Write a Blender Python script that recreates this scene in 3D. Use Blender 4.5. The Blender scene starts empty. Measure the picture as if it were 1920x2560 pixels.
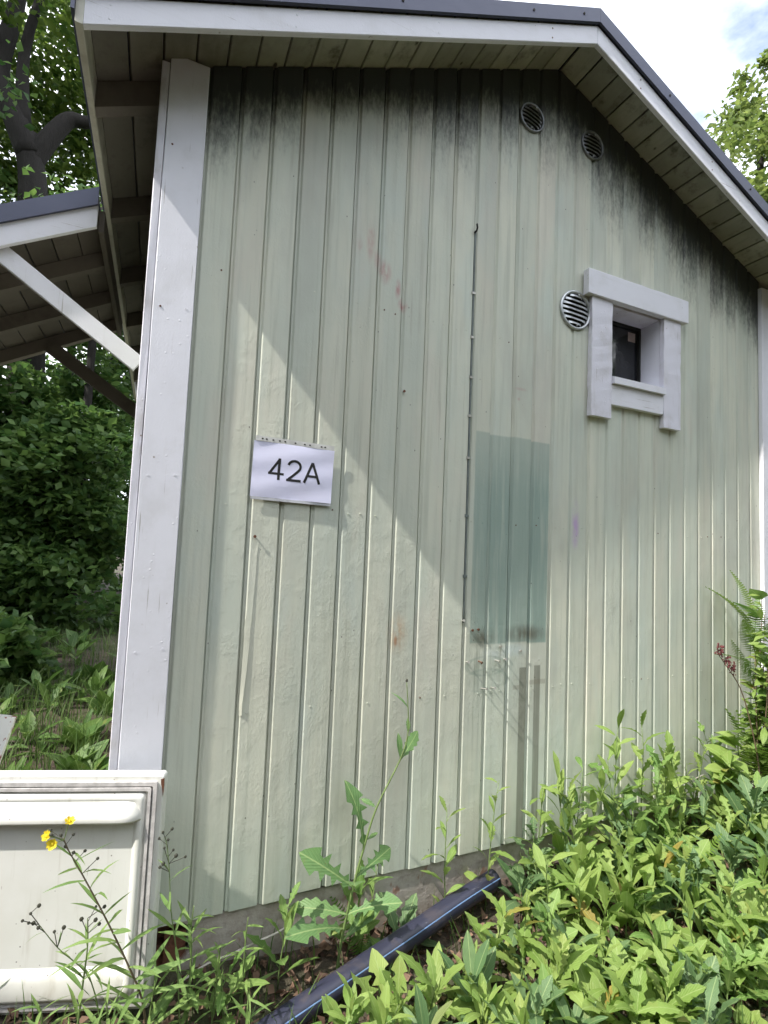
import bpy, bmesh, math, random
import numpy as np
from mathutils import Vector, Matrix, Euler

random.seed(7)
rng = np.random.default_rng(11)
R = math.radians
scene = bpy.context.scene
col = scene.collection

# ------------------------------------------------------------------ camera
cam_d = bpy.data.cameras.new('camera')
cam_d.sensor_fit = 'HORIZONTAL'
cam_d.sensor_width = 36.0
cam_d.lens = 36.0 * 1280.76 / 1920.0
cam_d.clip_start = 0.02
cam_d.clip_end = 600
cam = bpy.data.objects.new('camera', cam_d)
col.objects.link(cam)
right = Vector((0.91291, -0.40601, 0.04180))
down = Vector((0.06599, 0.04577, -0.99677))
fwd = Vector((0.40278, 0.91272, 0.06858))
M = Matrix.Identity(4)
for i in range(3):
    M[i][0] = right[i]; M[i][1] = -down[i]; M[i][2] = -fwd[i]
M.translation = Vector((-0.1849, -1.9555, 1.3147))
cam.matrix_world = M
scene.camera = cam

# ------------------------------------------------------------------ light
LIGHT = Vector((6.4, 1.0, -7.24)).normalized()          # direction the sunlight travels
SUN_EL = math.asin(-LIGHT.z)
SUN_AZ = math.atan2(-LIGHT.x, -LIGHT.y)                  # clockwise from +Y
sun_d = bpy.data.lights.new('sun', 'SUN')
sun_d.energy = 3.6
sun_d.angle = R(0.9)
sun_d.color = (1.0, 0.955, 0.88)
sun = bpy.data.objects.new('sun', sun_d)
sun.rotation_euler = LIGHT.to_track_quat('-Z', 'Y').to_euler()
sun.location = (-12, -3, 14)
col.objects.link(sun)

world = bpy.data.worlds.new('World')
scene.world = world
world.use_nodes = True
wt = world.node_tree
wt.nodes.clear()
w_out = wt.nodes.new('ShaderNodeOutputWorld')
w_bg = wt.nodes.new('ShaderNodeBackground')
w_bg.inputs['Strength'].default_value = 0.15
w_sky = wt.nodes.new('ShaderNodeTexSky')
w_sky.sky_type = 'NISHITA'
w_sky.sun_disc = False
w_sky.sun_elevation = SUN_EL
w_sky.sun_rotation = SUN_AZ
w_tc = wt.nodes.new('ShaderNodeTexCoord')
w_map = wt.nodes.new('ShaderNodeMapping')
w_map.inputs['Scale'].default_value = (1.0, 1.0, 1.9)
w_noise = wt.nodes.new('ShaderNodeTexNoise')
w_noise.inputs['Scale'].default_value = 2.3
w_noise.inputs['Detail'].default_value = 8
w_noise.inputs['Roughness'].default_value = 0.55
w_rmp = wt.nodes.new('ShaderNodeValToRGB')
w_rmp.color_ramp.elements[0].position = 0.33
w_rmp.color_ramp.elements[1].position = 0.55
w_mix = wt.nodes.new('ShaderNodeMix')
w_mix.data_type = 'RGBA'
w_mix.inputs[7].default_value = (9.0, 9.25, 9.8, 1)      # cloud white
L = wt.links.new
L(w_tc.outputs['Generated'], w_map.inputs['Vector'])
L(w_map.outputs['Vector'], w_noise.inputs['Vector'])
L(w_noise.outputs['Fac'], w_rmp.inputs['Fac'])
L(w_rmp.outputs['Color'], w_mix.inputs[0])
L(w_sky.outputs['Color'], w_mix.inputs[6])
L(w_mix.outputs[2], w_bg.inputs['Color'])
L(w_bg.outputs['Background'], w_out.inputs['Surface'])

scene.view_settings.view_transform = 'Standard'
scene.view_settings.look = 'None'
scene.view_settings.gamma = 1.0
scene.view_settings.exposure = 1.07
scene.view_settings.use_curve_mapping = False
scene.render.engine = 'CYCLES'
scene.cycles.use_denoising = True
scene.cycles.max_bounces = 6
scene.cycles.use_adaptive_sampling = True
scene.cycles.adaptive_threshold = 0.02
scene.cycles.diffuse_bounces = 3
scene.cycles.glossy_bounces = 2
scene.cycles.transmission_bounces = 4
scene.cycles.transparent_max_bounces = 8
scene.cycles.caustics_reflective = False
scene.cycles.caustics_refractive = False

# ------------------------------------------------------------------ node helper
class S:
    """a node socket with arithmetic"""
    def __init__(self, g, sock): self.g, self.s = g, sock
    def _m(self, op, o, rev=False):
        n = self.g.t.nodes.new('ShaderNodeMath'); n.operation = op
        a, b = (o, self) if rev else (self, o)
        for k, v in enumerate((a, b)):
            if isinstance(v, S): self.g.t.links.new(v.s, n.inputs[k])
            elif v is not None: n.inputs[k].default_value = v
        return S(self.g, n.outputs[0])
    def __add__(s, o): return s._m('ADD', o)
    def __radd__(s, o): return s._m('ADD', o)
    def __sub__(s, o): return s._m('SUBTRACT', o)
    def __rsub__(s, o): return s._m('SUBTRACT', o, True)
    def __mul__(s, o): return s._m('MULTIPLY', o)
    def __rmul__(s, o): return s._m('MULTIPLY', o)
    def __truediv__(s, o): return s._m('DIVIDE', o)
    def abs(s): return s._m('ABSOLUTE', None)
    def max(s, o): return s._m('MAXIMUM', o)
    def min(s, o): return s._m('MINIMUM', o)
    def sqrt(s): return s._m('SQRT', None)
    def pow(s, o): return s._m('POWER', o)

class G:
    """material graph"""
    def __init__(self, name, rough=0.7):
        self.m = bpy.data.materials.new(name); self.m.use_nodes = True
        self.t = self.m.node_tree
        self.b = self.t.nodes['Principled BSDF']
        self.out = self.t.nodes['Material Output']
        self.b.inputs['Roughness'].default_value = rough
        n = self.t.nodes.new('ShaderNodeNewGeometry'); self.geo = n
        self.pos = n.outputs['Position']
        sx = self.t.nodes.new('ShaderNodeSeparateXYZ'); self.t.links.new(self.pos, sx.inputs[0])
        self.x, self.y, self.z = (S(self, sx.outputs[i]) for i in range(3))
    def link(self, a, b): self.t.links.new(a.s if isinstance(a, S) else a, b)
    def rand(self):
        n = self.t.nodes.new('ShaderNodeObjectInfo'); return S(self, n.outputs['Random'])
    def island(self): return S(self, self.geo.outputs['Random Per Island'])
    def gen(self):
        n = self.t.nodes.new('ShaderNodeTexCoord')
        sx = self.t.nodes.new('ShaderNodeSeparateXYZ'); self.t.links.new(n.outputs['Generated'], sx.inputs[0])
        return [S(self, sx.outputs[i]) for i in range(3)]
    def vec(self, scale, src=None, off=None):
        mp = self.t.nodes.new('ShaderNodeMapping'); mp.inputs['Scale'].default_value = scale
        if off is not None: mp.inputs['Location'].default_value = off
        self.t.links.new(src if src is not None else self.pos, mp.inputs['Vector'])
        return mp.outputs['Vector']
    def noise(self, scale=(1, 1, 1), detail=4, rough=0.55, w=None, dist=0.0, src=None, off=None):
        n = self.t.nodes.new('ShaderNodeTexNoise')
        n.inputs['Scale'].default_value = 1.0
        n.inputs['Detail'].default_value = detail
        n.inputs['Roughness'].default_value = rough
        n.inputs['Distortion'].default_value = dist
        if isinstance(scale, (int, float)): scale = (scale,) * 3
        if w is not None:
            n.noise_dimensions = '4D'; self.link(w, n.inputs['W'])
        self.t.links.new(self.vec(scale, src, off), n.inputs['Vector'])
        return S(self, n.outputs['Fac'])
    def noise3(self, scale, detail=3, rough=0.55, w=None):
        f = self.noise(scale, detail, rough, w)
        nd = f.s.node
        sc = self.t.nodes.new('ShaderNodeSeparateColor')
        self.t.links.new(nd.outputs['Color'], sc.inputs[0])
        return [S(self, sc.outputs[i]) for i in range(3)]
    def voro(self, scale, feature='F1'):
        n = self.t.nodes.new('ShaderNodeTexVoronoi'); n.feature = feature
        n.inputs['Scale'].default_value = 1.0
        if isinstance(scale, (int, float)): scale = (scale,) * 3
        self.t.links.new(self.vec(scale), n.inputs['Vector'])
        return S(self, n.outputs['Distance'])
    def ss(self, v, a, b, lo=0.0, hi=1.0):
        n = self.t.nodes.new('ShaderNodeMapRange'); n.interpolation_type = 'SMOOTHSTEP'
        for k, x in (('From Min', a), ('From Max', b), ('To Min', lo), ('To Max', hi)): n.inputs[k].default_value = x
        self.link(v, n.inputs['Value'])
        return S(self, n.outputs[0])
    def mix(self, f, a, b):
        n = self.t.nodes.new('ShaderNodeMix'); n.data_type = 'RGBA'
        if isinstance(f, S): self.link(f, n.inputs[0])
        else: n.inputs[0].default_value = f
        for k, c in ((6, a), (7, b)):
            if isinstance(c, S): self.link(c, n.inputs[k])
            else: n.inputs[k].default_value = (*c, 1)
        return S(self, n.outputs[2])
    def scale(self, c, f):
        n = self.t.nodes.new('ShaderNodeVectorMath'); n.operation = 'SCALE'
        if isinstance(c, S): self.link(c, n.inputs[0])
        else: n.inputs[0].default_value = c
        if isinstance(f, S): self.link(f, n.inputs['Scale'])
        else: n.inputs['Scale'].default_value = f
        return S(self, n.outputs[0])
    def color(self, c): 
        if isinstance(c, S): self.link(c, self.b.inputs['Base Color'])
        else: self.b.inputs['Base Color'].default_value = (*c, 1)
    def bump(self, h, strength=0.5, dist=0.002):
        n = self.t.nodes.new('ShaderNodeBump')
        n.inputs['Strength'].default_value = strength; n.inputs['Distance'].default_value = dist
        self.link(h, n.inputs['Height']); self.t.links.new(n.outputs[0], self.b.inputs['Normal'])
        return n
    def rough(self, s): self.link(s, self.b.inputs['Roughness'])
    def box(self, x0, x1, z0, z1, e=0.01, wob=None, X=None, Z=None):
        """soft box mask in the wall plane"""
        X = X or self.x; Z = Z or self.z
        if wob is not None: X = X + wob; Z = Z + wob
        return self.ss(X, x0 - e, x0 + e) * self.ss(X, x1 - e, x1 + e, 1, 0) * self.ss(Z, z0 - e, z0 + e) * self.ss(Z, z1 - e, z1 + e, 1, 0)
    def blob(self, x, z, rx, rz, inner=0.3):
        dx = (self.x - x) / rx; dz = (self.z - z) / rz
        return self.ss((dx * dx + dz * dz).sqrt(), inner, 1.0, 1, 0)

# ------------------------------------------------------------------ materials
def mat_siding():
    g = G('painted_siding', 0.58)
    rnd = g.rand()
    wobv = g.noise3(9, 3)
    wob = (wobv[0] - 0.5) * 0.035
    mott, blue, pink = g.noise3((4.0, 4.0, 1.1), 4, 0.6, w=rnd * 7)
    streak, worn, st = g.noise3((42, 42, 1.6), 4, 0.62, w=rnd * 40)
    c = g.mix(g.ss(mott, 0.35, 0.68), (0.560, 0.600, 0.515), (0.655, 0.660, 0.545))
    c = g.mix(g.ss(streak, 0.46, 0.72) * 0.65, c, (0.46, 0.485, 0.40))
    c = g.mix(g.ss(blue, 0.52, 0.70) * 0.45, c, (0.53, 0.61, 0.565))
    c = g.mix(g.ss(pink, 0.52, 0.72) * 0.40, c, (0.64, 0.57, 0.49))
    c = g.mix(g.ss(worn, 0.58, 0.78) * 0.6, c, (0.36, 0.355, 0.29))
    grey = g.noise((2.2, 2.2, 0.8), 4, 0.65)
    c = g.mix(g.ss(grey, 0.48, 0.68) * 0.5, c, (0.44, 0.44, 0.385))
    c = g.scale(c, 0.92 + rnd * 0.15)
    # near-black band along the roof line: blotchy, ragged from board to board, heaviest at the ridge and down the right slope
    blotch = g.noise((17, 17, 3.0), 5, 0.68)
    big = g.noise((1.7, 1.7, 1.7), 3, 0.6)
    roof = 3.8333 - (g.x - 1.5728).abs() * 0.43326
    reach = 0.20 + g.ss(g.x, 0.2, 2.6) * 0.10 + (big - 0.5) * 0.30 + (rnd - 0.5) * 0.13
    dm = (roof - g.z) / reach + (blotch - 0.5) * 1.5 + (g.noise((70, 70, 22), 3, 0.7) - 0.5) * 1.3
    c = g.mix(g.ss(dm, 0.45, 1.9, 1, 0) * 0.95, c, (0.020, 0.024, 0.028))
    # algae near the bottom left
    c = g.mix(g.ss(g.z + g.x * 0.5 + wob * 4, 0.0, 0.55, 1, 0) * 0.3, c, (0.33, 0.39, 0.31))
    # older green paint where a cabinet hung
    p = g.box(1.119, 1.560, 0.90, 1.862, 0.005, wob * 0.22 + (rnd - 0.5) * 0.014)
    pc = g.mix(st, (0.215, 0.305, 0.268), (0.335, 0.425, 0.375))
    c = g.mix(p * g.ss(streak * 0.6 + mott * 0.4, 0.32, 0.50, 0.45, 1.0) * g.ss(g.z + wob * 4, 1.55, 1.87, 0.97, 0.62) * (0.8 + rnd * 0.2), c, pc)
    c = g.mix(g.blob(1.19, 0.925, 0.10, 0.06, 0.0) * g.ss(wobv[1] * 0.5 + worn * 0.5, 0.32, 0.50) * 0.9, c, (0.13, 0.125, 0.09))
    c = g.mix(g.blob(1.43, 0.935, 0.17, 0.062, 0.0) * g.ss(wobv[2] * 0.5 + worn * 0.5, 0.32, 0.50) * 0.95, c, (0.12, 0.115, 0.085))
    c = g.mix(g.blob(1.33, 0.86, 0.17, 0.05, 0.3) * g.ss(wobv[0], 0.35, 0.6) * 0.5, c, (0.52, 0.60, 0.60))
    drip = g.box(1.12, 1.56, 0.30, 0.93, 0.02, wob) * g.ss(streak, 0.56, 0.66) * g.ss(g.z, 0.3, 0.9)
    c = g.mix(drip * 0.6, c, (0.25, 0.27, 0.22))
    # two bare strips left by a downpipe and its bracket marks
    strip = g.box(1.400, 1.4405, -0.1, 0.782, 0.003, wob * 0.05) + g.box(1.487, 1.523, -0.1, 0.788, 0.003, wob * 0.05)
    c = g.mix(strip * g.ss(st, 0.25, 0.5, 0.45, 0.85), c, (0.21, 0.215, 0.175))
    br = g.box(1.365, 1.40, 0.682, 0.702, 0.004, wob * 0.1) + g.box(1.46, 1.555, 0.70, 0.722, 0.004, wob * 0.1)
    c = g.mix(br * 0.4, c, (0.23, 0.20, 0.15))
    # round ghost marks of a removed bracket
    for (x, z, rx, rz) in ((1.215, 0.80, 0.105, 0.042), (1.215, 0.735, 0.115, 0.05)):
        dx = (g.x - x) / rx; dz = (g.z - z) / rz
        rr = (dx * dx + dz * dz).sqrt() + wob * 2
        ring = g.ss((rr - 1.0).abs(), 0.05, 0.16, 1, 0)
        c = g.mix((ring * g.ss(wobv[1], 0.4, 0.6) * 0.5).max(g.ss(rr, 0.8, 1.0, 1, 0) * 0.22), c, (0.27, 0.33, 0.28))
    # red spray smears, a purple one, a rust run
    sm = g.noise((26, 26, 14), 3, 0.6)
    smk = g.ss(sm, 0.3, 0.6)
    red = None
    for (x, z, rx, rz, k) in ((0.565, 2.61, 0.026, 0.11, .6), (0.635, 2.49, 0.042, 0.07, .8), (0.60, 2.54, 0.025, 0.07, .45), (0.70, 2.43, 0.02, 0.06, .8), (0.725, 2.365, 0.032, 0.04, 1.0), (0.515, 2.58, 0.02, 0.04, .35), (1.37, 2.10, 0.05, 0.012, .3), (1.36, 2.05, 0.012, 0.012, .4)):
        b = g.blob(x, z, rx, rz, 0.1) * k
        red = b if red is None else red.max(b)
    c = g.mix(red * smk * 0.8, c, (0.42, 0.13, 0.14))
    c = g.mix(g.blob(1.728, 1.46, 0.034, 0.16, 0.1) * smk * 0.8, c, (0.50, 0.33, 0.60))
    c = g.mix(g.blob(0.765, 0.96, 0.06, 0.11, 0.1) * smk * 0.6, c, (0.46, 0.27, 0.14))
    c = g.mix(g.blob(0.755, 0.925, 0.012, 0.03, 0.2) * 0.7, c, (0.36, 0.15, 0.06))
    # fine fly specks and nail pits
    v = g.voro((26, 26, 15))
    c = g.mix(g.ss(v, 0.04, 0.07, 1, 0) * g.ss(wobv[1], 0.50, 0.58) * 0.85, c, (0.08, 0.07, 0.06))
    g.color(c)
    lump, grain, patch = g.noise3((120, 120, 75), 3, 0.7, w=rnd * 30)
    crack = g.ss(streak, 0.68, 0.71)
    h = lump * (0.35 + g.ss(wobv[2], 0.42, 0.60) * 0.75) + grain * 0.3 - crack * 0.3 + streak * 0.3
    g.bump(h, 0.6, 0.0020)
    return g.m

def mat_trim(name='white_trim', tint=(0.80, 0.80, 0.865), dirt=0.22, grime=(0.42, 0.41, 0.37), bump=0.45, horiz=False):
    g = G(name, 0.55)
    rnd = g.rand()
    n1 = g.noise((6, 6, 6), 5, 0.6, w=rnd * 20)
    n2 = g.noise((4, 40, 40) if horiz else (40, 40, 4), 4, 0.6, w=rnd * 30)
    c = g.mix(g.ss(n1, 0.45, 0.75) * dirt, tint, grime)
    c = g.mix(g.ss(n2, 0.55, 0.8) * dirt * 0.6, c, grime)
    v = g.voro((17, 17, 17))
    c = g.mix(g.ss(v, 0.04, 0.075, 1, 0) * g.ss(n1, 0.5, 0.6), c, (0.25, 0.2, 0.16))
    crk = g.noise((3.0, 120, 120) if horiz else (120, 120, 3.0), 3, 0.55, w=rnd * 11)
    c = g.mix(g.ss(crk, 0.66, 0.69) * g.ss(n1, 0.42, 0.58) * 0.7, c, (0.30, 0.27, 0.24))
    c = g.mix(g.ss(g.z + (n1 - 0.5) * 0.7, 0.05, 0.45, 1, 0) * 0.45, c, (0.36, 0.38, 0.30))
    g.color(c)
    v2 = g.voro((34, 34, 34))
    h = g.noise((160, 160, 120), 3, 0.7) * 0.7 + g.ss(v2, 0.05, 0.16, 1, 0) * g.ss(n2, 0.45, 0.55) * 0.9 + n2 * 0.3
    g.bump(h, bump, 0.0016)
    return g.m

def mat_soffit(name, a, b, stain, amt):
    g = G(name, 0.75)
    rnd = g.rand()
    n = g.noise((5, 5, 5), 5, 0.65, w=rnd * 25)
    n2 = g.noise((30, 3, 30), 4, 0.6, w=rnd * 15)
    c = g.mix(g.ss(n, 0.35, 0.7), a, b)
    c = g.mix(g.ss(g.noise((9, 9, 9), 5, 0.7, w=rnd * 50), 0.5, 0.72) * amt, c, stain)
    c = g.mix(g.ss(n2, 0.5, 0.8) * 0.4 * amt, c, stain)
    v = g.voro((9, 6, 9))
    c = g.mix(g.ss(v, 0.05, 0.11, 1, 0) * g.ss(n, 0.48, 0.56), c, (0.05, 0.045, 0.035))
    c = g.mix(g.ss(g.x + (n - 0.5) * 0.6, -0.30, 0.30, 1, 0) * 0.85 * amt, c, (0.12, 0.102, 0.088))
    c = g.scale(c, 0.8 + rnd * 0.4)
    g.color(c)
    g.bump(n2 + n * 0.4, 0.4, 0.002)
    return g.m

def mat_metal_roof():
    g = G('dark_roof_metal', 0.42)
    c = g.mix(g.noise((4, 4, 12), 4), (0.045, 0.052, 0.090), (0.072, 0.080, 0.125))
    g.color(c)
    g.b.inputs['Metallic'].default_value = 0.25
    g.bump(g.noise(25, 3), 0.12, 0.002)
    return g.m

def mat_galv(name='galvanised_metal', c0=(0.40, 0.42, 0.43), c1=(0.58, 0.60, 0.61)):
    g = G(name, 0.36)
    g.b.inputs['Metallic'].default_value = 0.85
    g.color(g.mix(g.ss(g.noise(40, 4), 0.3, 0.7), c0, c1))
    g.rough(0.3 + g.noise(60, 3) * 0.25)
    return g.m

def mat_concrete():
    g = G('plinth_concrete', 0.9)
    n = g.noise(7, 6, 0.7); n2 = g.noise(50, 4, 0.6)
    c = g.mix(g.ss(n, 0.35, 0.7), (0.33, 0.285, 0.245), (0.46, 0.42, 0.37))
    c = g.mix(g.ss(n2, 0.5, 0.75) * 0.4, c, (0.15, 0.125, 0.105))
    c = g.mix(g.ss(g.noise((9, 9, 5), 4, 0.6), 0.62, 0.68) * 0.7, c, (0.24, 0.105, 0.06))
    g.color(c)
    g.bump(n * 0.8 + n2 * 0.5, 0.7, 0.006)
    return g.m

def mat_rot():
    g = G('rusty_brown_stone', 0.92)
    n = g.noise(14, 6, 0.7)
    c = g.mix(g.ss(n, 0.3, 0.7), (0.07, 0.032, 0.022), (0.20, 0.085, 0.05))
    g.color(c); g.bump(n, 0.9, 0.012)
    return g.m

def mat_ground():
    g = G('soil_with_litter', 0.95)
    n = g.noise(9, 6, 0.7); n2 = g.noise(45, 4, 0.6); n3 = g.noise(0.7, 4)
    c = g.mix(g.ss(n, 0.3, 0.7), (0.034, 0.024, 0.019), (0.085, 0.060, 0.046))
    c = g.mix(g.ss(n2, 0.52, 0.7) * 0.6, c, (0.17, 0.115, 0.085))
    c = g.mix(g.ss(n3, 0.45, 0.65) * 0.55, c, (0.05, 0.075, 0.022))
    g.color(c); g.bump(n + n2 * 0.6, 0.9, 0.02)
    return g.m

def mat_leaf(name, a, b, trans=0.35, rough=0.5, vein=0.0, yellow=0.0, per='obj', ncol=None):
    g = G(name, rough)
    r = g.rand() if per == 'obj' else g.island()
    c = g.mix(r, a, b)
    if yellow > 0:
        c = g.mix(g.ss(r, 1 - yellow, 1 - yellow + 0.03), c, (0.34, 0.27, 0.06))
    if per == 'obj':
        c = g.mix(g.ss(g.noise(28, 3), 0.5, 0.75) * 0.35, c, g.scale(c, 0.62))
    if per == 'obj' and vein > 0:
        sp = g.voro(95)
        c = g.mix(g.ss(sp, 0.10, 0.18, 1, 0) * g.ss(g.noise(17, 2), 0.55, 0.62) * 0.8, c, (0.16, 0.11, 0.05))
        c = g.mix(g.ss(g.noise(9, 3), 0.60, 0.74) * 0.45, c, (0.30, 0.28, 0.09))
    if vein > 0:
        gx, gy, gz = g.gen()
        d = (gx - 0.5).abs()
        mid = g.ss(d, 0.012, 0.035, 1, 0)
        wv = g.t.nodes.new('ShaderNodeMath'); wv.operation = 'SINE'
        g.link((gy * 11.0 - d * 9.0) * 6.283, wv.inputs[0])
        side = g.ss(S(g, wv.outputs[0]), 0.9, 1.0) * 0.35
        c = g.mix((mid.max(side)) * vein, c, g.mix(0.5, c, (0.42, 0.52, 0.22)))
        g.bump(S(g, wv.outputs[0]) * 0.5 + g.noise(60, 2), 0.35, 0.002)
    g.color(c)
    g.b.inputs['Specular IOR Level'].default_value = 0.35
    tr = g.t.nodes.new('ShaderNodeBsdfTranslucent')
    tc = g.mix(0.5, c, g.scale(c, 1.7))
    g.link(tc, tr.inputs['Color'])
    ms = g.t.nodes.new('ShaderNodeMixShader'); ms.inputs[0].default_value = trans
    g.t.links.new(g.b.outputs[0], ms.inputs[1]); g.t.links.new(tr.outputs[0], ms.inputs[2])
    g.t.links.new(ms.outputs[0], g.out.inputs['Surface'])
    return g.m

def mat_plain(name, c, rough=0.5, metal=0.0, var=0.15, sc=20, bump=0.15):
    g = G(name, rough)
    n = g.noise(sc, 4, 0.6)
    g.color(g.mix(g.ss(n, 0.3, 0.7), tuple(x * (1 - var) for x in c), tuple(min(1, x * (1 + var)) for x in c)))
    g.b.inputs['Metallic'].default_value = metal
    g.bump(n, bump, 0.002)
    return g.m

def mat_pipe():
    g = G('black_plastic_pipe', 0.38)
    n = g.noise((9, 9, 9), 5, 0.65)
    mud = g.ss(n, 0.52, 0.66)
    c = g.mix(mud * 0.22, (0.026, 0.027, 0.048), (0.115, 0.085, 0.065))
    scf = g.ss(g.noise((14, 90, 90), 3, 0.6), 0.66, 0.70)
    c = g.mix(scf * 0.5, c, (0.13, 0.13, 0.15))
    g.color(c); g.rough(0.34 + mud * 0.2)
    return g.m

def mat_bark():
    g = G('tree_bark', 0.9)
    n = g.noise((12, 12, 3), 6, 0.7)
    g.color(g.mix(n, (0.006, 0.005, 0.004), (0.020, 0.016, 0.013)))
    g.bump(n, 1.0, 0.03)
    return g.m

def mat_paper():
    g = G('paper_in_plastic_sleeve', 0.45)
    n = g.noise(6, 3)
    g.color(g.mix(n, (0.72, 0.72, 0.93), (0.78, 0.78, 0.96)))
    g.b.inputs['Coat Weight'].default_value = 0.7
    g.b.inputs['Coat Roughness'].default_value = 0.12
    w = g.noise((14, 14, 14), 4, 0.6, dist=1.5)
    g.bump(w, 0.12, 0.003)
    return g.m

def mat_glass():
    g = G('dark_window_glass', 0.06)
    g.color(g.mix(g.ss(g.noise((6, 6, 5), 4), 0.35, 0.7), (0.012, 0.013, 0.016), (0.035, 0.036, 0.04)))
    g.b.inputs['Specular IOR Level'].default_value = 0.6
    g.rough(0.05 + g.ss(g.noise((18, 18, 9), 4), 0.4, 0.8) * 0.3)
    return g.m

def mat_fridge():
    g = G('white_enamel_plastic', 0.38)
    n = g.noise(5, 4)
    c = g.mix(g.ss(n, 0.4, 0.75) * 0.5, (0.72, 0.72, 0.68), (0.60, 0.60, 0.53))
    v = g.voro(38)
    c = g.mix(g.ss(v, 0.06, 0.11, 1, 0) * g.ss(g.noise(6, 3), 0.5, 0.6) * 0.8, c, (0.12, 0.10, 0.08))
    drip = g.noise((30, 30, 3), 4, 0.6)
    c = g.mix(g.ss(drip, 0.54, 0.76) * 0.5, c, (0.43, 0.40, 0.33))
    scr = g.noise((90, 90, 9), 3, 0.7)
    c = g.mix(g.ss(scr, 0.70, 0.73) * 0.6, c, (0.25, 0.23, 0.2))
    c = g.mix(g.ss(g.z + (n - 0.5) * 0.3, -0.12, 0.05, 1, 0) * 0.5, c, (0.30, 0.27, 0.2))
    g.color(c)
    g.bump(g.noise(80, 2), 0.08, 0.001)
    return g.m

def mat_peel():
    g = G('peeling_white_paint', 0.7)
    n = g.noise((30, 30, 18), 5, 0.7)
    c = g.mix(g.ss(n, 0.53, 0.58), (0.74, 0.74, 0.75), (0.26, 0.07, 0.05))
    g.color(c); g.bump(g.ss(n, 0.58, 0.64, 1, 0), 0.6, 0.003)
    return g.m

SIDING = mat_siding()
TRIM = mat_trim()
TRIM_H = mat_trim('white_trim_level', horiz=True)
TRIM_DIRTY = mat_trim('weathered_white_trim', (0.76, 0.75, 0.83), 0.5, (0.36, 0.33, 0.29), 0.6)
FASCIA = mat_trim('dirty_fascia_paint', (0.56, 0.55, 0.47), 0.8, (0.30, 0.28, 0.22))
SOFFIT = mat_soffit('soffit_paint', (0.37, 0.375, 0.31), (0.47, 0.47, 0.40), (0.12, 0.11, 0.085), 0.9)
EAVE = mat_soffit('dirty_rafter_wood', (0.17, 0.16, 0.13), (0.28, 0.26, 0.22), (0.08, 0.065, 0.05), 0.8)
CANOPY = mat_soffit('canopy_boards_paint', (0.20, 0.178, 0.150), (0.29, 0.262, 0.225), (0.06, 0.048, 0.038), 1.0)
ROOF = mat_metal_roof()
GALV = mat_galv()
GALV_D = mat_galv('dark_vent_metal', (0.20, 0.205, 0.215), (0.32, 0.33, 0.34))  # darker copy of the galvanised metal, for the two ridge vents
CONC = mat_concrete()
ROT = mat_rot()
GROUND = mat_ground()
BARK = mat_bark()
PAPER = mat_paper()
GLASS = mat_glass()
FRIDGE = mat_fridge()
PEEL = mat_peel()
INK = mat_plain('black_print', (0.012, 0.011, 0.012), 0.5)
DARK = mat_plain('dark_gap', (0.02, 0.02, 0.018), 0.9)
NAIL = mat_plain('pale_nail_metal', (0.55, 0.53, 0.49), 0.4, 0.6)
RUSTN = mat_plain('rusty_nail', (0.14, 0.06, 0.035), 0.7, 0.3)
CABLE = mat_plain('grey_green_cable_sheath', (0.16, 0.19, 0.18), 0.6)
PIPE = mat_pipe()
STRIPE = mat_plain('blue_pipe_stripe', (0.13, 0.22, 0.40), 0.35)
GASKET = mat_plain('grey_door_gasket', (0.50, 0.48, 0.47), 0.6, 0, 0.2, 40)
STICK = mat_plain('pale_sticker', (0.42, 0.33, 0.30), 0.6)
CORD = mat_plain('white_cord', (0.62, 0.57, 0.52), 0.7)
HOLES = mat_plain('sleeve_strip', (0.60, 0.60, 0.58), 0.35)
BAND = mat_plain('white_sleeve_edge', (0.55, 0.56, 0.60), 0.3)
LEAF_SUN = mat_leaf('sunny_weed_leaf', (0.19, 0.30, 0.065), (0.31, 0.41, 0.115), 0.40, 0.5, 0.8, 0.04)
LEAF_MID = mat_leaf('green_weed_leaf', (0.125, 0.235, 0.055), (0.21, 0.32, 0.085), 0.34, 0.5, 0.7, 0.01)
LEAF_DARK = mat_leaf('bluish_weed_leaf', (0.085, 0.165, 0.065), (0.15, 0.235, 0.10), 0.3, 0.5, 0.9, 0.02)
LEAF_LET = mat_leaf('lettuce_leaf', (0.10, 0.20, 0.07), (0.15, 0.26, 0.09), 0.3, 0.5, 0.9)
LEAF_NAR = mat_leaf('narrow_leaf', (0.13, 0.23, 0.06), (0.21, 0.31, 0.085), 0.3, 0.5, 0.4)
LEAF_FERN = mat_leaf('fern_frond', (0.09, 0.19, 0.03), (0.19, 0.28, 0.05), 0.35, 0.5)
LEAF_SHADE = mat_leaf('shade_weed_leaf', (0.05, 0.115, 0.024), (0.11, 0.19, 0.04), 0.3, 0.5, 0.5)
LEAF_TREE = mat_leaf('forest_foliage', (0.045, 0.105, 0.028), (0.125, 0.205, 0.05), 0.4, 0.5, per='isl')
LEAF_OAK = mat_leaf('oak_foliage', (0.05, 0.10, 0.018), (0.14, 0.20, 0.035), 0.5, 0.5, per='isl')
LEAF_RT = mat_leaf('light_tree_foliage', (0.09, 0.14, 0.03), (0.19, 0.24, 0.06), 0.45, 0.5, per='isl')
GRASS = mat_leaf('grass_blade', (0.05, 0.11, 0.022), (0.12, 0.18, 0.045), 0.3, 0.5, per='isl')
LITTER = mat_leaf('dead_leaf_litter', (0.055, 0.030, 0.022), (0.24, 0.15, 0.10), 0.1, 0.8, per='isl')
STEM = mat_plain('green_stem', (0.13, 0.19, 0.06), 0.55)
STEM_B = mat_plain('brown_stem', (0.12, 0.085, 0.05), 0.7)
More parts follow.
